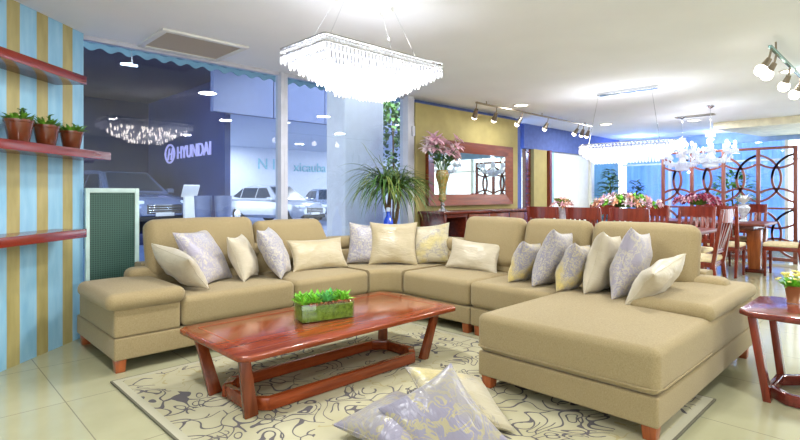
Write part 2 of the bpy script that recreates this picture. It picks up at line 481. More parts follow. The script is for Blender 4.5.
# ------------------------------------------------------------------ room shell
CZ = 2.55
WX, WY = 1.10, 4.93                         # corner where the striped wall meets the glazing
wa = rad(43.5); wd = (math.cos(wa), math.sin(wa)); wn = (math.sin(wa), -math.cos(wa))
wl = Vector((WX-wd[0]*7.5, WY-wd[1]*7.5))
bm = nb(); prism(bm, [(-5, -3.6), (13.2, -3.6), (13.2, 5.5), (9, 5.5), (1.0, 5.05), (wl.x, wl.y), (-5, -1)], -.12, 0)
struct('floor', bm, M['floor'])
bm = nb(); prism(bm, [(-5, -3.6), (13.2, -3.6), (13.2, 5.5), (8.0, 5.5), (8.0, 5.06), (1.02, 5.06), (wl.x, wl.y), (-5, -1)], CZ, CZ+.12)
struct('ceiling', bm, M['ceil'])
# striped wall: local x runs from the corner back towards the camera
def wp(k, s): return (WX-wd[0]*k+wn[0]*s, WY-wd[1]*k+wn[1]*s)      # k along the wall, s out into the room
bm = nb(); prism(bm, [wp(0, 0), wp(7.5, 0), wp(7.5, -.1), wp(0, -.1)], 0, CZ)
struct('wall_left', bm, M['stripes'], (WX, WY, 0), rz=wa+PI)
# invented open shopfront behind the camera, added to let world light in
bm = nb()
for i in range(4): box(bm, -5+2.2*i-.04, -5+2.2*i+.04, -3.55, -3.45, 0, CZ)
box(bm, -5, 1.6, -3.55, -3.45, CZ-.10, CZ-.001); box(bm, -5, 1.6, -3.55, -3.45, 0, .08); struct('window_9', bm, M['post'])
bm = nb(); box(bm, 1.62, 13.2, -3.6, -3.45, 0, CZ); struct('blocking_wall_rear', bm, M['white'])  # unseen wall, added to keep daylight off the right side
bm = nb(); box(bm, -5.1, -5, -3.6, -1.0, 0, CZ); struct('blocking_wall_left', bm, M['white'])  # unseen wall, added to shut out light from the left
# glazing towards the car showroom
def window_unit(n, x0, x1, y=5.0):
    bm = nb()
    box(bm, x0, x1, y-.03, y+.03, 0, .06); box(bm, x0, x1, y-.03, y+.03, CZ-.035, CZ)
    w = struct('window_%d' % n, bm, M['post'])
    b2 = nb(); box(b2, x0+.01, x1-.01, y-.005, y+.005, .06, CZ-.035)
    part('pane', b2, M['pane'], w, smooth=False)
    return w
w1 = window_unit(1, 1.08, 3.0); w2 = window_unit(2, 3.09, 4.98)
bm = nb(); box(bm, 2.995, 3.035, 4.93, 5.05, 0, CZ, .006); box(bm, 3.045, 3.095, 4.95, 5.06, 0, CZ, .006)
struct('trim_1', bm, M['post'])
bm = nb(); box(bm, 4.95, 5.02, 4.90, 5.06, 0, CZ, .006); box(bm, 5.03, 5.10, 4.92, 5.06, 0, CZ, .006); box(bm, 5.04, 5.09, 4.895, 4.93, 2.0, 2.14, .006)
struct('trim_2', bm, M['post'])
# ochre feature panel and blue wall behind
bm = nb(); box(bm, 5.10, 7.66, 4.90, 5.02, 0, 2.47); struct('wall_back', bm, M['yellow'])
bm = nb(); box(bm, 5.02, 8.0, 5.06, 5.12, 0, CZ); struct('wall_back_blue', bm, M['blue'])
bm = nb(); box(bm, 8.50, 12.9, 5.3, 5.45, 2.08, CZ); struct('wall_back_bulkhead', bm, M['blue'])
bm = nb(); box(bm, 7.68, 8.52, 5.36, 5.45, 0, CZ); struct('wall_back_recess', bm, M['bluelit'])
bm = nb(); box(bm, 8.86, 9.36, 5.30, 5.42, 0, 2.08); struct('wall_back_ochre', bm, M['yellow'])
bm = nb(); box(bm, 9.37, 9.45, 5.24, 5.42, 0, 2.08); struct('trim_3', bm, M['chair'])
bm = nb(); box(bm, 8.66, 8.84, 5.36, 5.44, 0, 2.08); struct('trim_4', bm, M['dwood'])
bm = nb(); box(bm, 9.46, 9.72, 5.34, 5.42, 0, 2.08); struct('wall_back_teal', bm, plain('pale_teal_plaster', (150, 190, 196), .5))
bm = nb(); box(bm, 9.73, 11.35, 5.36, 5.44, 0, 2.08); struct('wall_back_white', bm, M['white'])
bm = nb(); box(bm, 11.36, 11.5, 5.30, 5.44, 0, 2.08); struct('trim_5', bm, M['white'])
bm = nb(); box(bm, 11.5, 13.1, 5.40, 5.46, 0, 2.08); struct('wall_back_green', bm, plain('sea_green_plaster', (104, 150, 160), .5))

# ------------------------------------------------------------------ wall shelves and the potted herbs
def shelf(k0, k1, z, depth, label):
    bm = nb(); prism(bm, [wp(k0, .002), wp(k1, .002), wp(k1, depth), wp(k0, depth)], z-.065, z, .005)
    return tag(top('wall_shelf', bm, M['shelf'], (*wp((k0+k1)/2, 0), z-.065), rz=wa), label, 'shelf', 'shelves on the striped wall')
shelf(.33, 4.2, 2.11, .25, 'highest red wooden shelf on the striped wall, empty')
shelf(.02, 4.2, 1.545, .25, 'middle wooden shelf on the striped wall holding three potted plants')
shelf(.33, 4.2, .93, .25, 'lowest red wooden shelf on the striped wall, empty, near sofa height')
def herb(k, h, r, label, seed, tall):
    random.seed(seed)
    p = wp(k, .13)
    t = thing('potted_plant', label, 'plant', (*p, 1.545), wa, 'brown pots on the middle shelf')
    bm = nb(); lathe(bm, [(r*.64, 0), (r*.68, .004), (r*.93, h*.86), (r*.98, h*.87), (r, h*.9), (r, h), (r*.9, h), (r*.86, h*.86), (0, h*.85)])
    part('pot', bm, M['pot'], t)
    bm = nb(); lathe(bm, [(r*.85, h*.84), (r*.8, h*.9), (0, h*.92)], n=16); part('soil', bm, M['trunk'], t)
    bm = nb()
    for i in range(70):
        a = random.uniform(0, 2*PI); q = r*random.uniform(.1, .85)
        blade(bm, (q*math.cos(a), q*math.sin(a), h*.9), (math.cos(a)*.8, math.sin(a)*.8, random.uniform(.4, 1.3)), random.uniform(.05, .10), random.uniform(.016, .028), random.uniform(.2, 1.2), seg=4)
    for i in range(tall):
        a = random.uniform(-.7, .9); b = Vector((r*.35, 0, h*.9)); q = b+Vector((.03*a, .02*a, random.uniform(.06, .1)))
        tube(bm, [b, q], .002, 5)
        for j in range(6):
            c = random.uniform(0, 2*PI); blade(bm, b.lerp(q, random.uniform(.5, 1)), (math.cos(c), math.sin(c), .5), .035, .016, .6, seg=3)
    for v in bm.verts: v.co.y = min(v.co.y, .122)
    part('foliage', bm, M['leaf'], t)
herb(.857, .155, .088, 'brown potted herb, leftmost on the shelf, with one taller sprig', 3, 9)
herb(.603, .150, .085, 'brown potted herb in the middle of the three on the shelf', 4, 2)
herb(.335, .140, .084, 'brown potted herb on the shelf end nearest the dark window', 5, 2)

# ------------------------------------------------------------------ framed grille standing by the glass
t = thing('framed_grille', 'dark green mesh grille in a pale frame standing between striped wall and sofa arm', 'grille', (1.29, 4.88, 0))
bm = nb(); box(bm, -.16, .20, -.012, .012, .05, 1.21); part('mesh_panel', bm, grille_mat('green_mesh', (30, 58, 52), (62, 98, 86), 55, 55), t, smooth=False)
bm = nb()
box(bm, -.19, -.16, -.025, .025, 0, 1.25, .004); box(bm, .19, .225, -.025, .025, 0, 1.25, .004); box(bm, -.16, .19, -.025, .025, 1.21, 1.25, .004); box(bm, -.16, .19, -.025, .025, 0, .05, .004)
part('frame', bm, plain('pale_green_frame', (188, 212, 206), .4), t)

# ------------------------------------------------------------------ rug
t = tag(top('area_rug', box(nb(), .95, 3.38, .83, 3.60, .001, .013, .003), M['rug'], (2.165, 2.215, 0.001)), 'cream area rug with grey scroll pattern under the coffee table', 'rug')
RT = .013

# ------------------------------------------------------------------ sectional sofa
sofa = thing('sectional_sofa', 'large tan fabric corner sofa with chaise and padded armrests around the rug', 'sofa', (3.24, 3.51, 0))
def sp(name, bm, mat=None, **k): return part(name, bm, mat or M['sofa'], sofa, local=False, **k)
SM = M['sofa']
cx, cy = 3.24, 3.51
B0, B1, S1 = .085, .235, .455
# bases: left run, wedge, right run, chaise
sp('base', softb(nb(), 1.01, 3.235, 3.735, 4.74, B0, B1, .014, m=2))
def arcpath(a0, a1, n): return [((cx, cy), (math.cos(rad(a0+(a1-a0)*i/n)), math.sin(rad(a0+(a1-a0)*i/n)))) for i in range(n+1)]
sp('base', sweep(nb(), arcpath(0.4, 89.6, 18), rrect(.225, 1.23, B0, B1, .014)))
sp('base', softb(nb(), 3.465, 4.47, 2.695, 3.505, B0, B1, .014, m=2))
sp('base', softb(nb(), 3.465, 4.47, 1.925, 2.685, B0, B1, .014, m=2))
sp('base', softb(nb(), 2.55, 4.47, .865, 1.915, B0, B1, .014, m=2))
# seat cushions
def seat(x0, x1, y0, y1, z1=S1, **k):
    s = sp('seat_cushion', softb(nb(), x0, x1, y0, y1, B1+.002, z1, .045, (0.006, .006, .016), 10))
    return s
seat(1.455, 2.405, 3.725, 4.52); seat(2.412, 3.235, 3.725, 4.52)
sp('seat_cushion', sweep(nb(), arcpath(0.4, 89.6, 20), rrect(.215, 1.02, B1+.002, S1+.006, .045, 6)))
seat(3.455, 4.24, 2.697, 3.505); seat(3.455, 4.24, 1.925, 2.690)
ch = seat(2.535, 4.24, .858, 1.918, S1+.012)
bm = nb()      # welt around the foot of the chaise cushion
z = B1+.036; tube(bm, [(4.0, 1.915, z), (2.60, 1.921, z), (2.545, 1.905, z), (2.530, 1.86, z), (2.529, 1.39, z), (2.530, .92, z), (2.545, .87, z), (2.60, .853, z), (3.38, .852, z)], .0055, 6)
part('piping', bm, SM, ch, local=False)
# low back running behind the seats in two rolls
def backpath(off, x0=1.36, y1=1.02):
    P = [((x0+(cx-x0)*i/6, cy+off), (0, 1)) for i in range(6)]
    P += [((cx+off*n[0], cy+off*n[1]), n) for c, n in reversed(arcpath(0, 90, 16))]
    P += [((cx+off, cy-(cy-y1)*i/8), (1, 0)) for i in range(1, 9)]
    return P
sp('back_frame', sweep(nb(), backpath(1.10, 1.44, 1.12), rrect(-.06, .13, B1, .62, .03)))
sp('lower_back_roll', sweep(nb(), backpath(.95), rrect(-.10, .10, S1-.03, .605, .055, 6), soft_end=.07))
sp('upper_back_roll', sweep(nb(), backpath(.97, 1.6, 1.3), rrect(-.10, .14, .602, .735, .06, 6), soft_end=.06))
# raised head cushions
def head(u0, u1, side, seed, skew=0, zc=.735):
    w = u1-u0-.012; bm = nb(); soft(bm, (w, .17, .47), .075, (0.004, .022, .010), 9, wob=.006, seed=seed)
    if skew:
        for v in bm.verts:
            if v.co.x > 0: v.co.x -= skew*(v.co.z+.235)*(v.co.x/(w/2))
    bmesh.ops.transform(bm, matrix=Matrix.Rotation(rad(-13), 4, 'X'), verts=bm.verts)
    u = (u0+u1)/2
    m = Matrix.Translation((u, cy+.945, zc)) if side == 'L' else Matrix.Translation((cx+.945, u, zc)) @ Matrix.Rotation(rad(-90), 4, 'Z')
    bmesh.ops.transform(bm, matrix=m, verts=bm.verts)
    sp('back_cushion', bm)
head(1.43, 2.40, 'L', 1, 0, .75); head(2.41, 3.33, 'L', 2, .34, .705)
head(2.60, 3.30, 'R', 3, 0); head(1.955, 2.59, 'R', 4); head(1.13, 1.945, 'R', 5)
# armrests
sp('armrest', softb(nb(), 1.01, 1.445, 3.735, 4.66, B1+.002, .43, .018, (0.003, .003, 0), 4))
sp('armrest_pad', softb(nb(), .955, 1.475, 3.695, 4.50, .425, .535, .05, (.006, .01, .022), 8))
sp('armrest', softb(nb(), 3.395, 4.47, .862, 1.30, B1+.002, .445, .018, (0.003, .003, 0), 4))
sp('armrest_pad', softb(nb(), 3.365, 4.52, .842, 1.335, .440, .545, .05, (.006, .006, .022), 8))
# legs
def sleg(x, y, h=B0+.005, z0=0):
    bm = nb(); box(bm, x-.036, x+.036, y-.036, y+.036, z0, B0+.004, .004)
    for v in bm.verts:
        if v.co.z < z0+.02: v.co.x = x+(v.co.x-x)*.82; v.co.y = y+(v.co.y-y)*.82
    part('leg', bm, M['legw'], sofa, local=False, label='wooden block leg')
for x, y in ((1.055, 3.785), (1.06, 4.68), (2.45, 3.80), (2.45, 4.68), (3.2, 3.80), (3.52, 3.44), (3.52, 2.755), (3.52, 2.625), (4.42, 2.755), (4.42, 2.625), (4.0, 4.27), (4.42, 1.98), (2.60, 1.865), (2.60, .915), (4.42, .915), (3.5, 1.865)):
    onrug = .95 < x < 3.38 and .83 < y < 3.60
    sleg(x, y, z0=RT if onrug else 0)

# ------------------------------------------------------------------ throw pillows
def pillow_bm(w, h, t, seed=0, pinch=.075, n=22):
    bm = nb(); random.seed(seed); off = Vector((seed*3.1, seed*1.7, 0))
    g = {}
    for s in (1, -1):
        for i in range(n+1):
            for j in range(n+1):
                u = math.sin(PI/2*(-1+2*i/n)); v = math.sin(PI/2*(-1+2*j/n))
                edge = i in (0, n) or j in (0, n)
                if s == -1 and edge: g[(s, i, j)] = g[(1, i, j)]; continue
                x = w/2*u*(1-pinch*(1-v*v)*(.6+.4*abs(u))); z = h/2*v*(1-pinch*(1-u*u)*(.6+.4*abs(v)))
                b = ((1-u*u)*(1-v*v))**.42
                y = t/2*b
                # gathers running from the seams and soft dents
                e = max(abs(u), abs(v)); ang = math.atan2(v, u)
                wr = math.sin(ang*9+seed)*.5+noise.noise(Vector((ang*4, seed, s)))*.9
                y += t*.035*wr*b*(e**1.5)
                y += t*.12*b*noise.noise(Vector((u*1.6, v*1.6, s*2))+off)
                y += .004*noise.noise(Vector((u*6, v*6, s*4))+off)*b
                if edge: y = .008*noise.noise(Vector((u*2, v*2, 9))+off)
                g[(s, i, j)] = bm.verts.new((x, -s*y, z))
    for s in (1, -1):
        for i in range(n):
            for j in range(n):
                q = [g[(s, i, j)], g[(s, i+1, j)], g[(s, i+1, j+1)], g[(s, i, j+1)]]
                bm.faces.new(q if s == 1 else q[::-1])
    # seam cord
    rim = [g[(1, i, 0)].co.copy() for i in range(n)]+[g[(1, n, j)].co.copy() for j in range(n)]+[g[(1, n-i, n)].co.copy() for i in range(n)]+[g[(1, 0, n-j)].co.copy() for j in range(n)]
    return bm, rim
def pillow(label, mat, w, h, t, mw, seed, group, pinch=.11):
    bm, rim = pillow_bm(w, h, t, seed, pinch)
    o = bpy.data.objects.new('throw_pillow', mesh('throw_pillow', bm, M[mat])); C.objects.link(o)
    o.matrix_world = mw; WM[o] = mw
    for p in o.data.polygons: p.use_smooth = True
    tag(o, label, 'pillow', group)
    b2 = nb(); tube(b2, rim, .0032, 6, closed=True)
    part('piping', b2, M[mat], o)
    return o
def stand(c, yaw, lean, roll):
    """face towards -y at yaw 0, tipped back by lean, turned in its own plane by roll, centred at c"""
    return Matrix.Translation(c) @ Matrix.Rotation(rad(yaw), 4, 'Z') @ Matrix.Rotation(rad(-lean), 4, 'X') @ Matrix.Rotation(rad(roll), 4, 'Y')
def corner3(p0, p1, p2, w, h):
    p0, p1, p2 = map(Vector, (p0, p1, p2)); u = (p1-p0).normalized(); v = p2-p0; v = (v-u*v.dot(u)).normalized()
    n = v.cross(u); c = p0+u*w/2+v*h/2      # local x=u, z=v, y = z cross x
    return Matrix.Translation(c) @ Matrix((u, n, v)).transposed().to_4x4()
GL = 'pillows on the left run of the sofa'; GC = 'pillows in the sofa corner'; GR = 'pillows on the right run of the sofa'; GF = 'pillows lying on the rug'
pillow('cream lumbar pillow tipped against the left armrest pad', 'cream', .50, .33, .18, corner3((1.69, 3.82, .470), (1.60, 4.28, .55), (1.50, 3.79, .72), .50, .33), 1, GL)
pillow('large silvery lavender pillow behind the cream lumbar pillow at the left armrest', 'lav', .46, .50, .19, corner3((1.70, 3.96, .465), (2.08, 4.22, .465), (1.50, 4.15, .90), .46, .50), 2, GL)
pillow('small plain cream square pillow standing between two silvery patterned pillows on left', 'cream', .36, .40, .18, corner3((2.05, 3.95, .465), (2.31, 4.20, .465), (1.96, 4.06, .82), .36, .40), 3, GL)
pillow('silver and cream brocade pillow beside the gold lumbar pillow', 'silver', .42, .47, .19, corner3((2.36, 3.88, .465), (2.64, 4.18, .465), (2.24, 4.06, .88), .42, .47), 4, GL)
pillow('shiny champagne gold lumbar pillow leaning on the slanted back cushion', 'creamgold', .61, .32, .15, corner3((2.63, 4.12, .465), (3.21, 4.06, .465), (2.61, 4.27, .77), .61, .32), 5, GL)
pillow('silver brocade pillow half hidden behind the big cream corner pillow', 'silver', .42, .44, .14, stand((3.56, 4.13, .67), -38, 16, 4), 6, GC)
pillow('large plain champagne square pillow at centre of the sofa corner', 'creamgold', .51, .46, .16, stand((3.72, 3.90, .680), -46, 18, 0), 7, GC)
pillow('gold brocade pillow right of the big champagne corner pillow', 'gold', .46, .43, .15, stand((4.03, 3.67, .665), -56, 16, -6), 8, GC)
pillow('cream lumbar pillow alone below the first right back cushion', 'cream', .54, .30, .15, stand((3.98, 3.04, .600), -74, 22, 5), 9, GR)
pillow('small silver and gold pillow, farthest in the leaning row on right', 'goldsilver', .36, .36, .19, stand((3.80, 2.36, .62), 6, -18, 8), 10, GR)
pillow('lavender silver brocade pillow second in the leaning row, between two small gold ones', 'silver', .44, .48, .21, stand((3.82, 2.11, .67), 6, -18, 8), 11, GR)
pillow('small silver pillow with bright gold streaks next to the plain cream one', 'goldsilver', .36, .39, .19, stand((3.72, 1.88, .63), 6, -18, 8), 12, GR)
pillow('plain cream square pillow standing between patterned pillows on the chaise', 'cream', .46, .47, .21, stand((3.79, 1.68, .672), 6, -14, 8), 13, GR)
pillow('largest lavender pillow on the chaise, next to the lumbar one', 'lav', .54, .51, .21, stand((3.77, 1.46, .688), 6, -12, 8), 14, GR)
pillow('cream lumbar pillow tipped up against the chaise armrest pad', 'cream', .50, .31, .17, corner3((3.36, 1.345, .475), (3.84, 1.31, .56), (3.33, 1.15, .71), .50, .31), 15, GR)
pillow('lavender gold pillow lying lowest and leftmost of the three on the rug', 'lavgold', .46, .44, .14, corner3((1.50, 2.00, .075), (1.95, 2.02, .11), (1.48, 1.56, .075), .46, .44), 16, GF)
pillow('gold and cream pillow lying on the rug behind the other two', 'gold', .47, .42, .14, corner3((1.95, 1.95, .265), (2.37, 1.76, .15), (1.80, 1.60, .14), .47, .42), 17, GF)
pillow('large lavender pillow with gold scrolls propped on top of the rug pillow heap', 'lavgold', .45, .42, .15, corner3((1.985, 1.66, .345), (1.94, 1.29, .10), (1.68, 1.79, .19), .45, .42), 18, GF)

# ------------------------------------------------------------------ coffee table
def clipped(x0, x1, y0, y1, c): return [(x0+c, y0), (x1-c, y0), (x1, y0+c), (x1, y1-c), (x1-c, y1), (x0+c, y1), (x0, y1-c), (x0, y0+c)]
ct = thing('coffee_table', 'low cherry wood coffee table with framed base on the rug', 'table', (2.12, 2.85, RT))
def cp(name, bm, m): return part(name, bm, m, ct, local=False)
TZ = .36
cp('tabletop', prism(nb(), clipped(1.24, 3.0, 2.42, 3.28, .05), TZ-.034, TZ, .011, 3), M['wood'])
bm = nb()    # inlaid border line on the top
for a, b in (((1.34, 2.52), (2.90, 2.52)), ((2.90, 2.52), (2.90, 3.18)), ((2.90, 3.18), (1.34, 3.18)), ((1.34, 3.18), (1.34, 2.52))):
    bar(bm, (*a, TZ+.0002), (*b, TZ+.0002), .005, .0016)
cp('inlay_line', bm, plain('pale_inlay', (158, 82, 44), .25))
fx = (1.335, 2.68); fy = (2.50, 2.93); tx = (1.29, 2.80); ty = (2.49, 3.05)
for i in (0, 1):
    for j in (0, 1):
        cp('leg', bar(nb(), (fx[i], fy[j], RT), (tx[i], ty[j], TZ-.03), .034, .078, .034, .058, up=(1 if i else -1, 0, 0), r=.004), M['woodz'])
bm = nb()
for j in (0, 1): bar(bm, (fx[0]+.10, fy[j], RT+.04), (fx[1]-.10, fy[j], RT+.04), .04, .07, r=.004)
for i, s in ((0, 1), (1, -1)):
    bar(bm, (fx[i]+.03*s, fy[0]+.09, RT+.04), (fx[i]+.03*s, fy[1]-.09, RT+.04), .04, .07, r=.004)
    for j, q in ((0, 1), (1, -1)): bar(bm, (fx[i]+.015*s, fy[j]+.105*q, RT+.0405), (fx[i]+.115*s, fy[j]-.002*q, RT+.0405), .045, .068, r=.004)
cp('stretcher', bm, M['wood'])

# planter on the coffee table
pl = thing('succulent_planter', 'square glass planter of green succulents on the coffee table', 'planter', (2.04, 2.815, TZ+.001), rad(-14))
bm = nb(); L, W_, H_ = .37, .17, .122
for x0, x1, y0, y1 in ((-L/2, L/2, -W_/2, -W_/2+.005), (-L/2, L/2, W_/2-.005, W_/2), (-L/2, -L/2+.005, -W_/2+.005, W_/2-.005), (L/2-.005, L/2, -W_/2+.005, W_/2-.005)): box(bm, x0, x1, y0, y1, 0, H_, .0015)
box(bm, -L/2+.005, L/2-.005, -W_/2+.005, W_/2-.005, 0, .006)
part('glass_box', bm, pane_mat('planter_glass', (.86, .93, .80), .05), pl)
m, nt, bs = newmat('mossy_soil')
nt.links.new(ramp(nt, noise_tex(nt, coords(nt), 40, 4, .7), [(.3, lin((84, 96, 30))), (.5, lin((130, 146, 52))), (.7, lin((166, 176, 84)))]), bs.inputs['Base Color']); bs.inputs['Roughness'].default_value = .9
part('moss', softb(nb(), -L/2+.007, L/2-.007, -W_/2+.007, W_/2-.007, .007, .106, .006, m=3), m, pl)
bm = nb(); random.seed(11)
for i in range(150): ball(bm, (random.uniform(-.16, .16), random.uniform(-.07, .07), .108+random.uniform(0, .01)), random.uniform(.009, .016), 6, 4)
part('pebbles', bm, M['soil'], pl, kind='stuff')
for i in range(16):
    bm = nb(); c = (-.15+.042*(i % 8)+random.uniform(-.01, .01), -.03+.07*(i//8)+random.uniform(-.015, .015), .112)
    for k in range(13):
        a = k*2.4; e = .2+1.7*(k/13)
        blade(bm, c, (math.cos(a), math.sin(a), e), random.uniform(.06, .10), .031, .25, seg=4, fold=.5)
    part('succulent', bm, M['leafteal' if i in (3, 4, 13) else 'leafbright'], pl)

# ------------------------------------------------------------------ side table with little flower pot
st = thing('side_table', 'dark reddish side table standing beside the chaise armrest', 'table', (3.80, .40, 0))
def stp(name, bm, m): return part(name, bm, m, st, local=False)
stp('tabletop', prism(nb(), clipped(3.50, 4.16, .10, .76, .07), .485, .52, .011, 3), M['side'])
gx = (3.595, 4.03); gy = (.24, .62); hx = (3.56, 4.09); hy = (.17, .69)
for i in (0, 1):
    for j in (0, 1): stp('leg', bar(nb(), (gx[i], gy[j], 0), (hx[i], hy[j], .49), .04, .065, .04, .06, up=(1, 0, 0), r=.004), M['sidez'])
bm = nb()
for i, s in ((0, 1), (1, -1)):
    bar(bm, (gx[i], gy[0]+.08, .035), (gx[i], gy[1]-.08, .035), .04, .062, r=.004)
    for j, q in ((0, 1), (1, -1)): bar(bm, (gx[i]-.005*s, gy[j]+.095*q, .0352), (gx[i]+.10*s, gy[j]-.004*q, .0352), .04, .06, r=.004)
for j in (0, 1): bar(bm, (gx[0]+.085, gy[j], .035), (gx[1]-.085, gy[j], .035), .04, .062, r=.004)
stp('stretcher', bm, M['side'])
random.seed(21)
fp = thing('flower_pot', 'small bronze pot of tiny pale yellow flowers on the side table', 'plant', (3.99, .56, .521))
bm = nb(); lathe(bm, [(.035, 0), (.03, .01), (.036, .05), (.044, .10), (.046, .105), (.04, .105), (.036, .095), (0, .094)]); part('pot', bm, plain('bronze_pot', (150, 96, 58), .3, .3), fp)
bm = nb()
for i in range(160):
    a = random.uniform(0, 2*PI); blade(bm, (random.uniform(-.03, .03), random.uniform(-.03, .03), .095), (math.cos(a), math.sin(a), random.uniform(.2, 1.8)), random.uniform(.04, .10), .012, random.uniform(.2, 1.2), seg=3)
part('foliage', bm, M['leafbright'], fp)
bm = nb()
for i in range(34):
    a = random.uniform(0, 2*PI); q = random.uniform(.02, .085); z = .15+random.uniform(.0, .06)-q*.25
    c = Vector((q*math.cos(a), q*math.sin(a), z))
    for k in range(5): ball(bm, c+Vector((.007*math.cos(k*1.257), .007*math.sin(k*1.257), 0)), .005, 6, 4)
part('blossoms', bm, M['yellowf'], fp)

# ------------------------------------------------------------------ ceiling fittings
v = thing('air_vent', 'square-meshed beige air vent in a white frame on the ceiling near the window', 'vent', (1.90, 4.62, CZ))
bm = nb(); box(bm, -.33, .33, -.27, .27, -.012, -.004); part('grille', bm, grille_mat('vent_mesh', (222, 206, 178), (190, 174, 146), 70, 70), v, smooth=False)
bm = nb(); box(bm, -.38, .38, -.32, -.27, -.02, 0, .004); box(bm, -.38, .38, .27, .32, -.02, 0, .004); box(bm, -.38, -.33, -.27, .27, -.02, 0, .004); box(bm, .33, .38, -.27, .27, -.02, 0, .004)
part('frame', bm, M['whitep'], v)
v = thing('linear_vent', 'long thin slot diffuser on the ceiling before the crystal chandeliers', 'vent', (9.76, 2.72, CZ))
bm = nb(); box(bm, -.07, .07, -.30, .30, -.02, 0, .004); part('frame', bm, M['grey'], v)
bm = nb(); box(bm, -.03, .03, -.28, .28, -.022, -.019); part('slot', bm, plain('slot_black', (60, 60, 62), .6), v)
def downlight(x, y, label, w=70):
    t = thing('downlight', label, 'ceiling light', (x, y, CZ), 0, 'recessed ceiling downlights')
    bm = nb(); lathe(bm, [(.125, 0), (.125, -.008), (.112, -.014), (.10, -.010), (.10, 0)]); part('trim_ring', bm, M['whitep'], t)
    bm = nb(); lathe(bm, [(.0, -.006), (.10, -.006), (.10, -.001), (0, -.001)]); part('lens', bm, M['disc'], t)
downlight(6.72, 4.24, 'round downlight on the ceiling near the track over the mirror wall')
downlight(6.82, 2.95, 'round downlight beside the chrome canopy of the oval chandelier')
downlight(9.72, 4.25, 'round downlight seen between the wires of the oval chandelier')
downlight(10.35, 2.90, 'round downlight right behind the taller crystal chandelier')
downlight(6.95, .98, 'round downlight near the right photo edge beneath the second track')
# area lights under the ceiling: some at the downlights, the rest added fill
def area(x, y, z, e, s, rot=(0, 0, 0), col=(.97, .985, 1), name='lamp'):
    l = bpy.data.lights.new(name, 'AREA'); l.energy = e; l.size = s; l.color = col; l.shape = 'DISK'
    o = bpy.data.objects.new(name, l); C.objects.link(o); o.location = (x, y, z); o.rotation_euler = rot
    return o
def point(x, y, z, e, r=.1, col=(1, .96, .9)):
    l = bpy.data.lights.new('lamp', 'POINT'); l.energy = e; l.shadow_soft_size = r; l.color = col
    o = bpy.data.objects.new('lamp', l); C.objects.link(o); o.location = (x, y, z)
    return o
for x, y, e in ((6.72, 4.24, 22), (6.82, 2.95, 45), (9.72, 4.25, 60), (10.35, 2.9, 60), (6.95, .98, 60), (4.2, 1.2, 36), (.6, 2.6, 60), (2.7, .0, 42), (4.6, -1.6, 60), (1.0, -1.4, 20), (7.6, -1.6, 60), (10.4, .2, 60), (-.4, 1.2, 12), (2.9, 3.4, 60), (5.2, 2.8, 40)):
    area(x, y, CZ-.02, e*.55, .22)

def crystal_mesh(r, h):
    bm = nb(); lathe(bm, [(r*.5, 0), (r, -.006), (r, -h*.8), (.0005, -h)], n=6)
    return bm
# big tiered crystal chandelier over the coffee table
X0, X1, Y0, Y1, ZT = 1.81, 2.87, 2.49, 2.98, 2.165
mx, my = (X0+X1)/2, (Y0+Y1)/2
bc = thing('crystal_chandelier', 'big rectangular tiered crystal chandelier hanging above the coffee table', 'chandelier', (mx, my, ZT))
for x, y in ((-.42, -.12), (-.42, .12), (.42, -.12), (.42, .12)):
    part('suspension_wire', tube(nb(), [(x, y, 0), (x*.5, y*.5, CZ-ZT-.01)], .0014, 5), M['chrome'], bc)
    part('ceiling_cup', lathe(nb(), [(.004, CZ-ZT-.03), (.014, CZ-ZT-.02), (.016, CZ-ZT-.001)], (x*.5, y*.5, 0), 10), M['whitep'], bc)
hx_, hy_ = (X1-X0)/2, (Y1-Y0)/2
bm = nb()
for s in (-1, 1):
    box(bm, -hx_, hx_, s*hy_-.008, s*hy_+.008, -.006, .004); box(bm, s*hx_-.008, s*hx_+.008, -hy_, hy_, -.006, .004)
    box(bm, -hx_, hx_, s*hy_-.006, s*hy_+.006, -.050, -.044); box(bm, s*hx_-.006, s*hx_+.006, -hy_, hy_, -.050, -.044)
box(bm, -hx_, hx_, -.02, .02, -.006, .004)
part('frame', bm, M['chrome'], bc)
NT = 7
rods = []
for k in range(NT):
    f = k/(NT-1); ax, ay = hx_*(1-.62*f), hy_*(1-.66*f); z = -.052-.031*k
    if k: 
        bm = nb()
        for s in (-1, 1): box(bm, -ax, ax, s*ay-.004, s*ay+.004, z-.003, z+.003); box(bm, s*ax-.004, s*ax+.004, -ay, ay, z-.003, z+.003)
        part('tier_frame', bm, M['chrome'], bc)
    nx, ny = max(4, int(2*ax/.030)), max(3, int(2*ay/.030))
    for i in range(nx+1):
        x = -ax+2*ax*i/nx
        rods.append((x, -ay, z, k, 1)); rods.append((x, ay, z, k, 0))
    for i in range(1, ny):
        y = -ay+2*ay*i/ny
        rods.append((-ax, y, z, k, 1)); rods.append((ax, y, z, k, 0))
random.seed(5)
near = [r for r in rods if r[4]][:]
near.sort(key=lambda r: r[3]); indiv = near[:100]; rest = [r for r in rods if r not in indiv]
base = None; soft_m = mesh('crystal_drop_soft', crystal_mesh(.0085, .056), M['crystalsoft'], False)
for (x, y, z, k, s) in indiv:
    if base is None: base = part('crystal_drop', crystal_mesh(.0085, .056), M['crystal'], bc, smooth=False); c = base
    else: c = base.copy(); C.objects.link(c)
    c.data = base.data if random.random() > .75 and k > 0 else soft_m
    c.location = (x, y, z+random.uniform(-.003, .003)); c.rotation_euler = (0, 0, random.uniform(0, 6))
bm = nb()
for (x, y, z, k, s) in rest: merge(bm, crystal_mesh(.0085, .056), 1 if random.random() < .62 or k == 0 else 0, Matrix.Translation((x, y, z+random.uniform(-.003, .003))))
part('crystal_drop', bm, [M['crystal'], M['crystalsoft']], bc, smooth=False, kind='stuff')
bm = nb()    # clear beads along the top rail
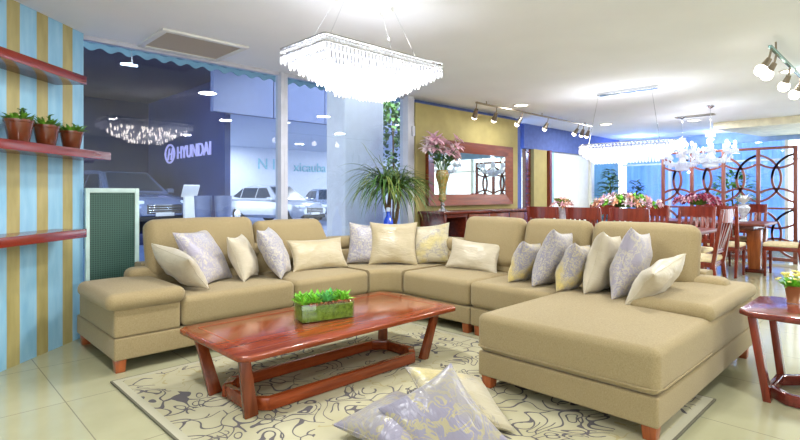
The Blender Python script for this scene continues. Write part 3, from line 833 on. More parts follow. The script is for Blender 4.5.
for i in range(44):
    for s in (-1, 1): ball(bm, (-hx_+2*hx_*i/43, s*hy_, -.026), .0105, 8, 6)
for i in range(1, 20):
    for s in (-1, 1): ball(bm, (s*hx_, -hy_+2*hy_*i/20, -.026), .0105, 8, 6)
part('crystal_bead', bm, M['crystaldim'], bc, kind='stuff')
bm = nb(); tube(bm, [(-.30, -.13, -.28), (-.30, -.13, -.325)], .006, 6); ball(bm, (-.30, -.13, -.34), .013, 8, 6); part('finial', bm, M['crystaldim'], bc)
for i in range(5): part('bulb', ball(nb(), (-.32+.16*i, 0, -.09), .025), M['bulb'], bc)

up = area(mx, my, ZT-.03, .9, .3, (PI, 0, 0)); up.data.shape = 'RECTANGLE'; up.data.size = 1.0; up.data.size_y = .4   # added uplight to brighten the ceiling
# oval crystal chandelier above the first dining table
oc = thing('oval_chandelier', 'long oval crystal chandelier on two wires above the nearer dining table', 'chandelier', (6.72, 2.68, 1.86))
bm = nb(); softb(bm, -.055, .055, -.40, .36, CZ-1.86-.035, CZ-1.86-.001, .01, m=2); part('canopy', bm, M['chrome'], oc)
part('suspension_wire', tube(nb(), [(0, .36, CZ-1.89), (0, .50, 0)], .003, 5), M['chrome'], oc); part('suspension_wire', tube(nb(), [(0, -.32, CZ-1.89), (0, -.42, 0)], .003, 5), M['chrome'], oc)
def oval(a, b, n):     # stadium outline, long axis y, evenly spaced
    st = 2*(a-b); L_ = 2*st+2*PI*b; P = []
    for i in range(n):
        d = L_*i/n
        if d < st: P.append((b, -st/2+d))
        elif d < st+PI*b: q = (d-st)/b; P.append((b*math.cos(q), st/2+b*math.sin(q)))
        elif d < 2*st+PI*b: P.append((-b, st/2-(d-st-PI*b)))
        else: q = (d-2*st-PI*b)/b; P.append((-b*math.cos(q), -st/2-b*math.sin(q)))
    return P
bm = nb(); tube(bm, [(*p, 0) for p in oval(.61, .16, 48)], .008, 6, closed=True); tube(bm, [(*p, -.05) for p in oval(.61, .16, 48)], .005, 6, closed=True); part('frame', bm, M['chrome'], oc)
bm = nb()
for p in oval(.61, .16, 60): ball(bm, (*p, -.025), .014, 8, 6)
part('crystal_bead', bm, M['crystaldim'], oc, kind='stuff')
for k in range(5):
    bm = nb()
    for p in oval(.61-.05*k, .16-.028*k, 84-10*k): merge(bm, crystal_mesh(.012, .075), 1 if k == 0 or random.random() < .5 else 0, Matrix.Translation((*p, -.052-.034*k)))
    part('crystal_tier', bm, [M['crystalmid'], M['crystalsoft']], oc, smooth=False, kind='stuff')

up = area(6.72, 2.68, 1.83, 6.5, .3, (PI, 0, 0)); up.data.shape = 'RECTANGLE'; up.data.size = .26; up.data.size_y = 1.1  # added uplight brightening the ceiling over the dining table
# two classic branched crystal chandeliers
def branched(loc, label, s, seed):
    random.seed(seed)
    t = thing('branched_chandelier', label, 'chandelier', loc, random.uniform(0, 1), 'branched crystal chandeliers over the far dining table')
    bm = nb(); lathe(bm, [(.006, .30), (.05*s, .29), (.055*s, .25), (.02, .24), (.025*s, .18), (.05*s, .15), (.022, .12), (.03*s, .05), (.055*s, .0), (.03*s, -.05), (.07*s, -.12), (.05*s, -.2), (.015, -.26), (.0, -.30)], n=14)
    part('stem', bm, M['crystaldim'], t)
    bm = nb(); tube(bm, [(0, 0, .29), (0, 0, CZ-loc[2]-.02)], .004, 5); lathe(bm, [(.05, CZ-loc[2]-.001), (.06, CZ-loc[2]-.02), (.01, CZ-loc[2]-.05)], n=14); part('suspension_chain', bm, M['chrome'], t)
    n = 8
    drops = nb()
    for i in range(n):
        a = 2*PI*i/n; c, q = math.cos(a), math.sin(a); R_ = .30*s
        bm = nb(); P = []
        for j in range(9):
            u = j/8; P.append((c*R_*u, q*R_*u, -.10+.02*u-.13*math.sin(u*PI)+.06*u*u))
        tube(bm, P, .008, 6)
        e = P[-1]; lathe(bm, [(.04, .0), (.035, -.01), (.006, -.02)], (e[0], e[1], e[2]+.02), 10)
        lathe(bm, [(.011, 0), (.011, .06), (.004, .062)], (e[0], e[1], e[2]+.02), 8)
        part('arm', bm, M['crystaldim'], t)
        part('bulb', ball(nb(), (e[0], e[1], e[2]+.105), .02, 8, 6, sc=(1, 1, 1.7)), M['bulb'], t)
        for j in range(9):
            b = 2*PI*j/9; merge(drops, crystal_mesh(.012, .06), 0, Matrix.Translation((e[0]+.038*math.cos(b), e[1]+.038*math.sin(b), e[2]+.01)))
        for j in range(9):
            u = j/9; zz = -.02-.10*math.sin(u*PI)
            merge(drops, crystal_mesh(.013, .055), 0, Matrix.Translation((c*R_*u, q*R_*u, zz-.05)))
        for j in range(5):
            b = a+j*2*PI/n/5; merge(drops, crystal_mesh(.013, .07), 0, Matrix.Translation((.15*s*math.cos(b), .15*s*math.sin(b), -.14))); merge(drops, crystal_mesh(.013, .08), 0, Matrix.Translation((.09*s*math.cos(b), .09*s*math.sin(b), -.2)))
    for j in range(14):
        b = 2*PI*j/14; merge(drops, crystal_mesh(.01, .06), 0, Matrix.Translation((.055*s*math.cos(b), .055*s*math.sin(b), .25)))
    area(loc[0], loc[1], loc[2]+.12, 2.5, .3, (PI, 0, 0))  # uplight added above each one to lift the ceiling
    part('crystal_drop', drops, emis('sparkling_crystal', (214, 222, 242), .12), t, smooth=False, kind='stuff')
branched((9.7, 2.90, 1.88), 'crystal chandelier with candle arms overlapping the oval chandelier end', 1.05, 1)
branched((8.8, 2.24, 1.88), 'crystal chandelier with candle arms, right of its twin, before the lattice screen', 1.05, 2)

# track lights
def track(y, x0, x1, z, heads, label, globe=False, rails=None):
    t = thing('track_light', label, 'track light', ((x0+x1)/2, y, CZ))
    def tp(name, bm, m): return part(name, bm, m, t, local=False)
    tp('rail', box(nb(), x0, x1, y-.014, y+.014, z-.012, z+.012, .003), M['bronze'] if not globe else plain('teal_chrome_rail', (140, 176, 176), .2, .8))
    for x in (x0+.25, (x0+x1)/2, x1-.25): tp('hanger', tube(nb(), [(x, y, z), (x, y, CZ)], .008, 6), M['bronze'])
    for i, (x, dx, dy) in enumerate(heads):
        p = Vector((x, y, z-.01)); q = p+Vector((dx*.35, dy*.35, -.09)); e = q+Vector((dx, dy, -.085))
        hb = tube(tube(nb(), [p, q], .009, 6), [q+(q-e)*.1, e], .022 if globe else .026, 12, r2=.036 if globe else .042)
        hd = tp('spot_head', hb, M['bronze'])
        d = (e-q).normalized()
        bb = nb(); ball(bb, e+d*.004, .052 if globe else .040, 12, 8)
        part('bulb', bb, M['bulb'], hd, local=False)
track(4.42, 5.84, 9.45, 2.50, [(5.86, .05, .07), (6.35, .03, .06), (7.05, -.02, .06), (7.85, .0, .05), (8.95, -.03, .05), (9.15, .03, .05), (9.38, .02, .05)], 'long track light with seven spot heads in front of the ochre mirror wall')
track(.90, 5.30, 8.6, 2.46, [(5.36, -.02, .05), (5.58, -.01, .05), (6.25, .03, .04), (6.9, .0, .04)], 'track light with round glowing bulbs at the upper right corner', True)

# ------------------------------------------------------------------ mirror, sideboard, vase of lilies
mr = thing('wall_mirror', 'large mirror in a wide cherry wood frame on the ochre wall', 'mirror', (6.35, 4.90, 1.52))
def mp(name, bm, m): return part(name, bm, m, mr, local=False)
ox0, ox1, oz0, oz1, fw = 5.30, 7.42, 1.03, 1.99, .165
bm = nb()
def frame_side(a, b, c, d):
    t = bmesh.new(); vs = []
    for (x, z), y in ((a, 4.835), (b, 4.835), (c, 4.875), (d, 4.875), (a, 4.898), (b, 4.898), (c, 4.898), (d, 4.898)): vs.append(t.verts.new((x, y, z)))
    for f in ((0, 1, 2, 3), (4, 7, 6, 5), (0, 4, 5, 1), (1, 5, 6, 2), (2, 6, 7, 3), (3, 7, 4, 0)): t.faces.new([vs[i] for i in f])
    merge(bm, t)
O = [(ox0, oz0), (ox1, oz0), (ox1, oz1), (ox0, oz1)]; I = [(ox0+fw, oz0+fw), (ox1-fw, oz0+fw), (ox1-fw, oz1-fw), (ox0+fw, oz1-fw)]
for i in range(4): frame_side(O[i], O[(i+1) % 4], I[(i+1) % 4], I[i])
mp('frame', bm, wood('mirror_frame_wood', (92, 38, 18), (138, 66, 34), .28, 0))
mp('glass', box(nb(), ox0+fw-.01, ox1-fw+.01, 4.880, 4.896, oz0+fw-.01, oz1-fw+.01), M['mirror'])

sb = thing('sideboard', 'dark mahogany sideboard with an open niche under the framed mirror', 'sideboard', (6.40, 4.64, 0))
def sbp(name, bm, m, **k): return part(name, bm, m, sb, local=False, **k)
sbp('top', box(nb(), 5.12, 7.78, 4.40, 4.88, .925, .965, .008), M['dwood'])
bm = nb(); box(bm, 5.16, 5.21, 4.43, 4.87, .0, .925, .004); box(bm, 5.62, 5.66, 4.43, 4.87, .0, .925, .004); box(bm, 7.68, 7.73, 4.43, 4.87, 0, .925, .004); box(bm, 5.21, 7.68, 4.83, 4.87, .08, .925); box(bm, 5.21, 7.68, 4.43, 4.83, .08, .12); box(bm, 5.21, 5.62, 4.43, 4.87, .88, .924)
sbp('carcass', bm, M['dwood'])
sbp('niche_panel', box(nb(), 5.22, 5.61, 4.79, 4.825, .13, .87), plain('lilac_lacquer', (150, 150, 178), .4), label='pale lilac back of the open niche')
for i in range(4):
    x0 = 5.67+i*.503; d = sbp('door', box(nb(), x0, x0+.495, 4.405, 4.43, .13, .915, .004), M['woodz'])
    part('handle', tube(nb(), [(x0+.44, 4.385, .50), (x0+.44, 4.385, .64)], .008, 6), M['chrome'], d, local=False)

def petals(bm, c, nrm, r, n=6, mi=0):
    nrm = Vector(nrm).normalized(); s = nrm.cross(Vector((.3, .5, .8))).normalized(); u = s.cross(nrm)
    for k in range(n):
        a = 2*PI*k/n; d = (s*math.cos(a)+u*math.sin(a)+nrm*.55)
        blade(bm, c, d, r, r*.42, .9, mi, 4, .4)
random.seed(31)
vs = thing('lily_vase', 'tall painted vase of pink lilies standing on the sideboard before the mirror', 'vase', (5.24, 4.53, .966))
bm = nb(); lathe(bm, [(.075, 0), (.078, .012), (.03, .035), (.022, .06), (.034, .085), (.020, .11), (.03, .13)]); part('foot', bm, M['chrome'], vs, label='silver vase foot')
m, nt, bs = newmat('painted_vase_glaze')
nt.links.new(ramp(nt, noise_tex(nt, coords(nt), 26, 3, .6, 1), [(.32, lin((128, 66, 34))), (.45, lin((168, 132, 70))), (.55, lin((96, 110, 56))), (.68, lin((190, 172, 130)))]), bs.inputs['Base Color']); bs.inputs['Roughness'].default_value = .2
bm = nb(); lathe(bm, [(.03, .13), (.055, .16), (.05, .20), (.045, .26), (.06, .36), (.09, .46), (.095, .50), (.08, .53), (.085, .555), (.075, .555), (.06, .50), (.0, .49)]); part('body', bm, m, vs)
bm = nb(); flw = []
for i in range(26):
    a = random.uniform(0, 2*PI); e = random.uniform(.8, 3.0); q = Vector((math.cos(a), math.sin(a)*(.25 if math.sin(a) > 0 else .8), e)).normalized()
    p0 = Vector((.04*math.cos(a), .04*math.sin(a), .53)); p1 = p0+q*random.uniform(.24, .50)
    tube(bm, [p0, p0.lerp(p1, .5)+Vector((0, 0, .03)), p1], .004, 5)
    flw.append((p1, q))
    for j in range(5):
        b = random.uniform(0, 2*PI); blade(bm, p0.lerp(p1, random.uniform(.3, .9)), (math.cos(b), math.sin(b), .6), random.uniform(.08, .14), .03, .8, seg=4)
part('stems_and_leaves', bm, M['leafdark'], vs)
for i, (p, q) in enumerate(flw):
    bm = nb(); petals(bm, p, q+Vector((0, -.5, 0)), random.uniform(.11, .155)); part('lily_bloom', bm, M['palepink' if i % 3 == 0 else 'pink'], vs)

# ------------------------------------------------------------------ long-leaved plant and blue bottle behind the sofa corner
random.seed(41)
px_, py_ = 4.42, 4.69
yp = thing('ponytail_palm', 'long-leaved arching green plant by the window behind the sofa corner', 'plant', (px_, py_, 0))
bm = nb(); lathe(bm, [(.11, 0), (.13, .02), (.16, .30), (.165, .34), (.145, .34), (.14, .30), (0, .29)]); part('pot', bm, M['pot'], yp)
bm = nb(); tube(bm, [(0, 0, .29), (.02, 0, .6), (-.02, .01, .95), (.0, 0, 1.28)], .05, 10, r2=.022); tube(bm, [(0, 0, .6), (.09, -.02, .9), (.14, -.04, 1.25)], .03, 8, r2=.018); tube(bm, [(-.01, 0, .9), (-.10, 0, 1.1), (-.15, -.02, 1.30)], .024, 8, r2=.016); part('stem', bm, M['trunk'], yp)
for nm, mat, cnt in (('leaves', 'leafdark', 170), ('leaves', 'leafgold', 120)):
    bm = nb()
    for i in range(cnt):
        c = random.choice(((0, 0, 1.28), (.14, -.04, 1.25), (-.15, -.02, 1.30)))
        a = random.uniform(0, 2*PI); yy = math.sin(a)*(.3 if math.sin(a) > 0 else 1)
        blade(bm, c, (math.cos(a), yy, random.uniform(.1, 1.5)), random.uniform(.45, .78), random.uniform(.012, .018), random.uniform(1.5, 3.0), seg=9, fold=.3)
    for vv in bm.verts:
        if vv.co.y > .17: vv.co.y = .17+(vv.co.y-.17)*.05
    part(nm, bm, M[mat], yp)
bt = thing('blue_bottle', 'cobalt blue glass floor bottle in front of the arching plant', 'bottle', (4.20, 4.49, 0))
bm = nb(); lathe(bm, [(.06, 0), (.066, .01), (.066, .80), (.055, .88), (.022, .95), (.02, 1.0), (.0, 1.0)]); part('body', bm, M['bluebottle'], bt)
bm = nb(); lathe(bm, [(.024, .99), (.026, 1.0), (.026, 1.035), (.0, 1.04)]); part('stopper', bm, plain('pale_blue_stopper', (196, 208, 228), .3), bt)

# ------------------------------------------------------------------ dining sets
def make_chair():
    t = thing('dining_chair', '', 'chair', (0, 0, 0), 0, 'mahogany dining chairs around the two tables')
    part('seat', softb(nb(), -.225, .225, -.205, .225, .435, .490, .022, (0, 0, .012), 5), M['seatc'], t)
    bm = nb(); box(bm, -.22, .22, -.21, .22, .375, .436, .006); part('seat_frame', bm, M['chair'], t)
    for s in (-1, 1):
        part('leg', bar(nb(), (s*.195, .195, 0), (s*.2, .195, .38), .032, .032, .045, .045, up=(1, 0, 0), r=.004), M['chair'], t)
        bm = nb(); bar(bm, (s*.19, -.25, 0), (s*.20, -.205, .42), .034, .034, .042, .05, up=(1, 0, 0), r=.004); bar(bm, (s*.20, -.205, .41), (s*.215, -.30, 1.03), .040, .055, .036, .036, up=(1, 0, 0), r=.004)
        part('leg', bm, M['chair'], t)
    bm = nb()      # bowed top rail
    for k in range(8):
        u0, u1 = -1+2*k/8, -1+2*(k+1)/8
        f = lambda u: (u*.21, -.285-.035*(1-u*u), 0)
        a, b = f(u0), f(u1)
        bar(bm, (a[0], a[1], .955), (b[0], b[1], .955), .026, .15, up=(0, 0, 1))
    part('top_rail', bm, M['chair'], t)
    part('lower_rail', bar(nb(), (-.2, -.222, .56), (.2, -.222, .56), .022, .05, r=.004), M['chair'], t)
    for k in range(5):
        x = -.13+.065*k; part('slat', bar(nb(), (x, -.224, .57), (x*1.05, -.30-.012*(2-abs(k-2)), .90), .014, .036, up=(1, 0, 0)), M['chair'], t)
    return t
def place_chair(proto, x, y, face, label, first=False):
    # face: heading the sitter looks towards, degrees from +x
    return place_copy(proto, (x, y, 0), rad(face-90), label, first)
ch0 = make_chair()
P_ = [(6.48, 3.57, 0, 'dining chair back-on behind the sofa, farthest left, nearest the mirror wall'),
      (6.48, 3.00, 0, 'dining chair back-on behind the sofa, second from the mirror wall'),
      (6.48, 2.43, 0, 'dining chair back-on behind the sofa, straight before the pink centrepiece'),
      (6.66, 1.82, 90, 'dining chair at the near table end, seen from its side beside the chaise back'),
      (7.55, 2.16, 180, 'dining chair across the nearer table, right of the big pink centrepiece'),
      (7.55, 2.74, 180, 'dining chair across the nearer table, straight behind the pink centrepiece'),
      (7.55, 3.45, 180, 'dining chair across the nearer table, opposite the vase of small pink flowers'),
      (8.72, 2.03, 0, 'dining chair tucked at the far table, cream seat showing past the side-on chair'),
      (9.24, 1.40, 90, 'dining chair at the end of the far table, at the right photo edge'),
      (10.02, 2.02, 180, 'dining chair on the lattice side of the far table, nearest its open end'),
      (10.02, 2.62, 180, 'dining chair on the lattice side of the far table, behind the crimson flowers'),
      (8.72, 2.95, 0, 'dining chair on the near side of the far table, farther from its open end')]
for i, a in enumerate(P_): place_chair(ch0, *a, first=(i == 0))
def dining_table(x0, x1, y0, y1, label, inset):
    t = thing('dining_table', label, 'table', ((x0+x1)/2, (y0+y1)/2, 0), 0, 'long dining tables')
    def p(n, bm, m): return part(n, bm, m, t, local=False)
    p('tabletop', prism(nb(), clipped(x0, x1, y0, y1, .05), .72, .76, .01), M['dtop'])
    bm = nb(); box(bm, x0+.12, x1-.12, y0+.15, y1-.15, .65, .72, .004); p('apron', bm, M['dwood'])
    xm = (x0+x1)/2
    for y, s in ((y0+inset, 1), (y1-inset, -1)):
        bm = nb()
        bar(bm, (xm-.15, y, .05), (xm-.20, y, .66), .15, .16, .19, .16, up=(1, 0, 0), r=.008); bar(bm, (xm+.15, y, .05), (xm+.20, y, .66), .15, .16, .19, .16, up=(1, 0, 0), r=.008)
        p('pedestal', bm, M['ped'])
        p('foot', prism(nb(), clipped(xm-.26, xm+.26, y-.14, y+.14, .04), 0, .055, .006), M['dwood'])
    return t
dining_table(6.45, 7.50, 1.80, 4.05, 'nearer long dining table under the oval chandelier, laid with pink flowers', .45)
dining_table(9.00, 10.05, 1.60, 3.70, 'farther long dining table before the lattice screen, with crimson flowers', .18)

def bouquet(name, label, cat, loc, cols, rx, ry, h, n, pot, seed, size=.06):
    random.seed(seed)
    t = thing(name, label, cat, loc, 0, 'flower arrangements on the dining tables')
    pot(t)
    bm = nb()
    for i in range(n*2):
        a = random.uniform(0, 2*PI); q = random.uniform(.2, 1)
        blade(bm, (rx*.3*q*math.cos(a), ry*.3*q*math.sin(a), h*.62), (math.cos(a)*rx, math.sin(a)*ry, .25), random.uniform(.10, .2), .04, .5, seg=4)
    part('foliage', bm, M['leaf'], t)
    bms = {c: nb() for c in cols}
    for i in range(n):
        a = random.uniform(0, 2*PI); q = math.sqrt(random.random()); c = random.choice(cols)
        p = Vector((rx*q*math.cos(a), ry*q*math.sin(a), h*(.98-.28*q*q)+random.uniform(-.02, .02)))
        for k in range(2): petals(bms[c], p, Vector((p.x*1.5, p.y*1.5, .25+k*.3)), size*(1-.3*k), 6)
    for c in bms: part('blossoms', bms[c], M[c], t)
def bowl(col, r, h, stem=.0):
    def f(t):
        bm = nb(); lathe(bm, [(r*.5, 0), (r*.55, .01), (r*.4, stem+.02), (r*.9, h*.7), (r, h), (r*.93, h), (r*.8, h*.7), (0, h*.5)]); part('vase', bm, col, t)
    return f
porc = plain('blue_white_porcelain', (206, 212, 222), .2, var=.12, scale=30)
bouquet('flower_arrangement', 'wide pink and peach centrepiece on the nearer dining table', 'flowers', (6.98, 2.78, .761), ['pink', 'peach', 'palepink', 'leafbright'], .22, .46, .42, 90, bowl(porc, .12, .24), 51, .075)
bouquet('flower_arrangement', 'small round pink bunch in a porcelain vase, nearest the mirror wall', 'flowers', (6.98, 3.70, .761), ['pink', 'peach', 'palepink'], .15, .15, .38, 36, bowl(porc, .07, .24), 52, .065)
bouquet('flower_arrangement', 'crimson spreading centrepiece on the farther dining table', 'flowers', (9.50, 2.62, .761), ['magenta', 'magenta', 'pink'], .20, .36, .42, 90, bowl(porc, .12, .22), 53, .08)
random.seed(55)
orn = thing('ornamental_urn', 'pale footed urn of white sprays at the open end of the farther table', 'vase', (9.50, 1.96, .761))
bm = nb(); lathe(bm, [(.06, 0), (.065, .015), (.025, .05), (.03, .09), (.08, .16), (.095, .22), (.07, .26), (.09, .28), (.08, .28), (0, .25)]); part('urn', bm, porc, orn)
bm = nb()
for i in range(60):
    a = random.uniform(0, 2*PI); blade(bm, (0, 0, .27), (math.cos(a)*.6, math.sin(a)*.6, random.uniform(.5, 1.5)), random.uniform(.1, .22), .04, .8, seg=4)
part('sprays', bm, M['white'], orn)

# ------------------------------------------------------------------ lattice screen
LX = 10.95
sc = thing('lattice_screen', 'tall wooden lattice screen of interlocking rings behind the farther dining table', 'screen', (LX, 2.55, 0))
ys = [3.62, 3.10, 2.57, 2.03, 1.50]; LT = 2.03
def lp(n, bm, m=None): return part(n, bm, m or M['lattice'], sc, local=False)
for y in ys: lp('post', box(nb(), LX-.03, LX+.03, y-.03, y+.03, 0, LT, .004))
lp('top_rail', box(nb(), LX-.031, LX+.031, ys[-1]-.022, ys[0]+.022, LT-.045, LT, .004))
lp('bottom_rail', box(nb(), LX-.031, LX+.031, ys[-1]-.022, ys[0]+.022, .03, .09, .004))
lp('middle_rail', box(nb(), LX-.025, LX+.025, ys[-1]-.022, ys[0]+.022, .93, .965, .004))
def ringrun(bm, cy_, cz_, r, ylo, yhi, zlo, zhi):
    n = 64; run = []; runs = []
    for i in range(n*2+1):
        a = 2*PI*i/n; y, z = cy_+r*math.cos(a), cz_+r*math.sin(a)
        if ylo <= y <= yhi and zlo <= z <= zhi: run.append((LX, y, z))
        else:
            if len(run) > 2: runs.append(run)
            run = []
            if i >= n: break
    if len(run) > 2: runs.append(run[:n+1])
    seen = set()
    for rr in runs:
        k = (round(rr[0][1], 2), round(rr[0][2], 2))
        if k in seen: continue
        seen.add(k)
        prof = [(-.022, -.018), (.022, -.018), (.022, .018), (-.022, .018)]; rings = []
        for j, p in enumerate(rr):
            q0, q1 = rr[max(j-1, 0)], rr[min(j+1, len(rr)-1)]
            d = Vector(q1)-Vector(q0); d.normalize(); s = Vector((0, -d.z, d.y))
            rings.append([bm.verts.new((p[0]+a, p[1]+s.y*b, p[2]+s.z*b)) for a, b in prof])
        for A, B in zip(rings, rings[1:]):
            for k in range(4): bm.faces.new((A[k], A[(k+1) % 4], B[(k+1) % 4], B[k]))
        bm.faces.new(rings[0][::-1]); bm.faces.new(rings[-1])
for i in range(4):
    y1, y0 = ys[i], ys[i+1]; bm = nb(); ymid = (y0+y1)/2
    for zlo, zhi in ((.965, LT-.045), (.09, .93)):
        zm = (zlo+zhi)/2
        for c, z, r in ((y0-.10, zm, .43), (y1+.10, zm, .43), (ymid, zhi+.10, .43), (ymid, zlo-.10, .43)):
            ringrun(bm, c, z, r, y0+.015, y1-.015, zlo, zhi)
    lp('ring_panel', bm)

# ------------------------------------------------------------------ far glazed wall with blue-lit drapes
bx = 13.1
bm = nb(); box(bm, bx, bx+.1, -6, 5.46, 2.32, CZ); box(bm, bx, bx+.1, -6, 5.46, 0, .25); struct('wall_right', bm, plain('pale_blue_plaster', (150, 178, 220), .7))
sky = plain('blue_lit_drape', (178, 204, 238), .7, var=.12, scale=3)  # blue window light put into the drape colour
_nt = sky.node_tree; _tr = N(_nt, 'ShaderNodeBsdfTranslucent'); _tr.inputs['Color'].default_value = (*lin((172, 204, 248)), 1); _mx = N(_nt, 'ShaderNodeMixShader'); _mx.inputs['Fac'].default_value = .6
_nt.links.new(_nt.nodes['Principled BSDF'].outputs[0], _mx.inputs[1]); _nt.links.new(_tr.outputs[0], _mx.inputs[2]); _nt.links.new(_mx.outputs[0], _nt.nodes['Material Output'].inputs['Surface'])
for i in range(6):
    y0 = 5.30-1.12*(i+1); y1 = 5.30-1.12*i
    bm = nb(); box(bm, bx-.04, bx+.04, y0-.03, y0+.03, .25, 2.32); box(bm, bx-.03, bx+.03, y0, y1, 1.9, 1.94)
    w = struct('window_%d' % (i+3), bm, M['whitep'])
    part('pane', box(nb(), bx-.005, bx+.005, y0+.03, y1-.03, .25, 2.32), M['pane'], w, smooth=False)
    P = []
    bm = nb()
    pth = [((bx+.25+.025*math.sin(k*1.1), y0+(y1-y0)*k/40), (1, 0)) for k in range(41)]
    sweep(bm, pth, [(-.004, .2), (.004, .2), (.004, 2.4), (-.004, 2.4)])
    if i < 3:
        d = top('window_drape', bm, sky, (bx+.25, (y0+y1)/2, .2), True)
        tag(d, ['blue-lit drape in the far glazing nearest the blue wall', 'blue-lit drape in the far glazing, second from the blue wall', 'blue-lit drape in the far glazing straight behind the lattice screen middle'][i], 'curtain', 'blue-lit drapes in the far glazing')
    else: bm.free()
def tree(name, label, loc, h, r, n, mat, seed, low=.35):
    random.seed(seed)
    t = thing(name, label, 'plant', loc, 0, 'indoor trees near the far glazing')
    bm = nb(); lathe(bm, [(.14, 0), (.19, .34), (.2, .36), (.17, .36), (0, .32)]); part('pot', bm, M['dwood'], t)
    bm = nb(); tube(bm, [(0, 0, .3), (.02, .01, h*.5), (0, 0, h*.85)], .025, 8, r2=.012); part('trunk', bm, M['trunk'], t)
    bm = nb()
    for i in range(n):
        a = random.uniform(0, 2*PI); z = random.uniform(low, 1)*h; q = r*math.sin(PI*(.15+.8*(z/h-low)/(1-low)))*random.uniform(.2, 1)
        blade(bm, (q*math.cos(a), q*math.sin(a), z), (math.cos(a), math.sin(a), random.uniform(-.2, .8)), random.uniform(.12, .24), .06, .8, seg=4)
    part('foliage', bm, M[mat], t)
tree('potted_tree', 'dark leafy indoor tree between white wall panel and blue glazing', (11.35, 4.86, 0), 1.75, .24, 260, 'leafdark', 61)
tree('potted_tree', 'slim dark indoor tree standing left of the lattice screen', (11.75, 4.45, 0), 1.5, .16, 160, 'leafdark', 62)
tree('potted_tree', 'bushy green indoor tree seen through the lattice screen middle', (12.2, 2.70, 0), 1.65, .55, 420, 'leaf', 63, .5)
# sloping cream soffit at the far right of the ceiling
bm = nb(); prism(bm, [(11.0, 2.75), (11.0, 1.2), (13.1, 1.0), (13.1, 2.35)], 2.42, CZ); struct('trim_6', bm, plain('cream_soffit', (238, 232, 206), .7))

# ------------------------------------------------------------------ beyond the glass: canopy, car showrooms, cars
bm = nb(); prism(bm, [(-9, 5.07), (8.0, 5.07), (8.0, 5.55), (13.0, 5.55), (30, 5.55), (30, 30), (-9, 30)], -.12, -.01); struct('exterior_ground', bm, plain('blue_grey_pavement', (84, 104, 146), .35, var=.05, scale=1.5))
m, nt, bs = newmat('teal_canopy'); bs.inputs['Base Color'].default_value = (*lin((112, 152, 164)), 1); bs.inputs['Roughness'].default_value = .6
bm = nb(); n = 480; rows = []
for k in range(n+1):
    x = -3+12*k/n; w = .014*math.sin(k*2*PI/8)
    rows.append([bm.verts.new(p) for p in ((x, 5.12, 3.02+w), (x, 6.60, 2.92+w), (x, 6.62, 2.86+w*1.5), (x, 6.64, 2.86+w*1.5), (x, 6.64, 2.95+w), (x, 5.12, 3.06+w))])
for a, b in zip(rows, rows[1:]):
    for i in range(6): bm.faces.new((a[i], a[(i+1) % 6], b[(i+1) % 6], b[i]))
bm.faces.new(rows[0]); bm.faces.new(rows[-1][::-1])
tag(top('awning', bm, m, (3, 5.9, 2.76)), 'pale teal corrugated awning with scalloped edge outside above the windows', 'awning')
navy = plain('navy_showroom_wall', (22, 34, 76), .35, var=.15, scale=1)
bm = nb(); box(bm, -9, 5.9, 18, 18.15, 0, 4.2); struct('exterior_wall_navy', bm, navy)
bm = nb(); box(bm, 5.90, 6.05, 12.4, 18.15, 0, 4.2); struct('exterior_wall_sign', bm, plain('slate_blue_wall', (38, 56, 108), .5, var=.1, scale=1))
bm = nb(); box(bm, -9, 6.0, 6.9, 18.1, 4.2, 4.3); struct('exterior_roof_navy', bm, plain('dusk_grey_soffit', (50, 58, 84), .7, var=.1, scale=.8))
steel = plain('steel_blue_cladding', (84, 98, 138), .4, var=.04)
bm = nb()
for i in range(12): box(bm, 4.9+1.5*i, 4.9+1.5*(i+1)-.02, 10.85, 11.0, 3.02, 4.6, .004)
struct('exterior_fascia', bm, steel)
bm = nb(); box(bm, 6.06, 30, 25, 25.15, 0, 3.7); struct('exterior_wall_white', bm, plain('cool_white_wall', (216, 224, 238), .6, var=.02))
bm = nb(); box(bm, 6.06, 30, 11.01, 25, 3.7, 3.8); struct('exterior_ceiling_white', bm, plain('cool_white_ceiling', (218, 226, 240), .6, var=.02))
bm = nb(); box(bm, 4.46, 5.20, 5.66, 6.1, 0, 2.84, .02); struct('exterior_column', bm, plain('lilac_white_column', (236, 235, 238), .6, var=.02))
for x, y, e in ((9, 14, 110), (14, 14, 110), (9, 19, 110), (14, 19, 110), (19, 16, 110), (12, 23, 110), (19, 22, 110)): area(x, y, 3.65, e, .6, col=(1, .98, .96))  # area lights added to make the white showroom bright
for x, y, e in ((1, 9.5, 6), (3.4, 8.2, 14), (3.2, 12.2, 120), (-2, 13, 10), (6.5, 8.5, 45), (9.5, 8.5, 40)): area(x, y, 4.15, e, .5, col=(.62, .76, 1))  # added bluish area lights for the dark showroom and its frontage
for i, (x, y) in enumerate(((7.6, 12.6), (9.2, 12.8), (11.2, 13.2), (9.6, 15.5))):
    t = thing('downlight', ['round downlight in the white showroom beyond glass, leftmost by the slate wall', 'round downlight in the white showroom beyond glass, just left of the mullion', 'round downlight in the white showroom beyond glass, right of the mullion', 'round downlight in the white showroom beyond glass, deepest of four'][i], 'ceiling light', (x, y, 3.70), 0, 'downlights in the white showroom outside')
    bm = nb(); lathe(bm, [(.20, 0), (.20, -.01), (.17, -.015), (.16, -.002)], n=16); part('trim_ring', bm, M['whitep'], t)
    bm = nb(); lathe(bm, [(0, -.008), (.16, -.008), (.16, -.001), (0, -.001)], n=16); part('lens', bm, M['disc'], t)

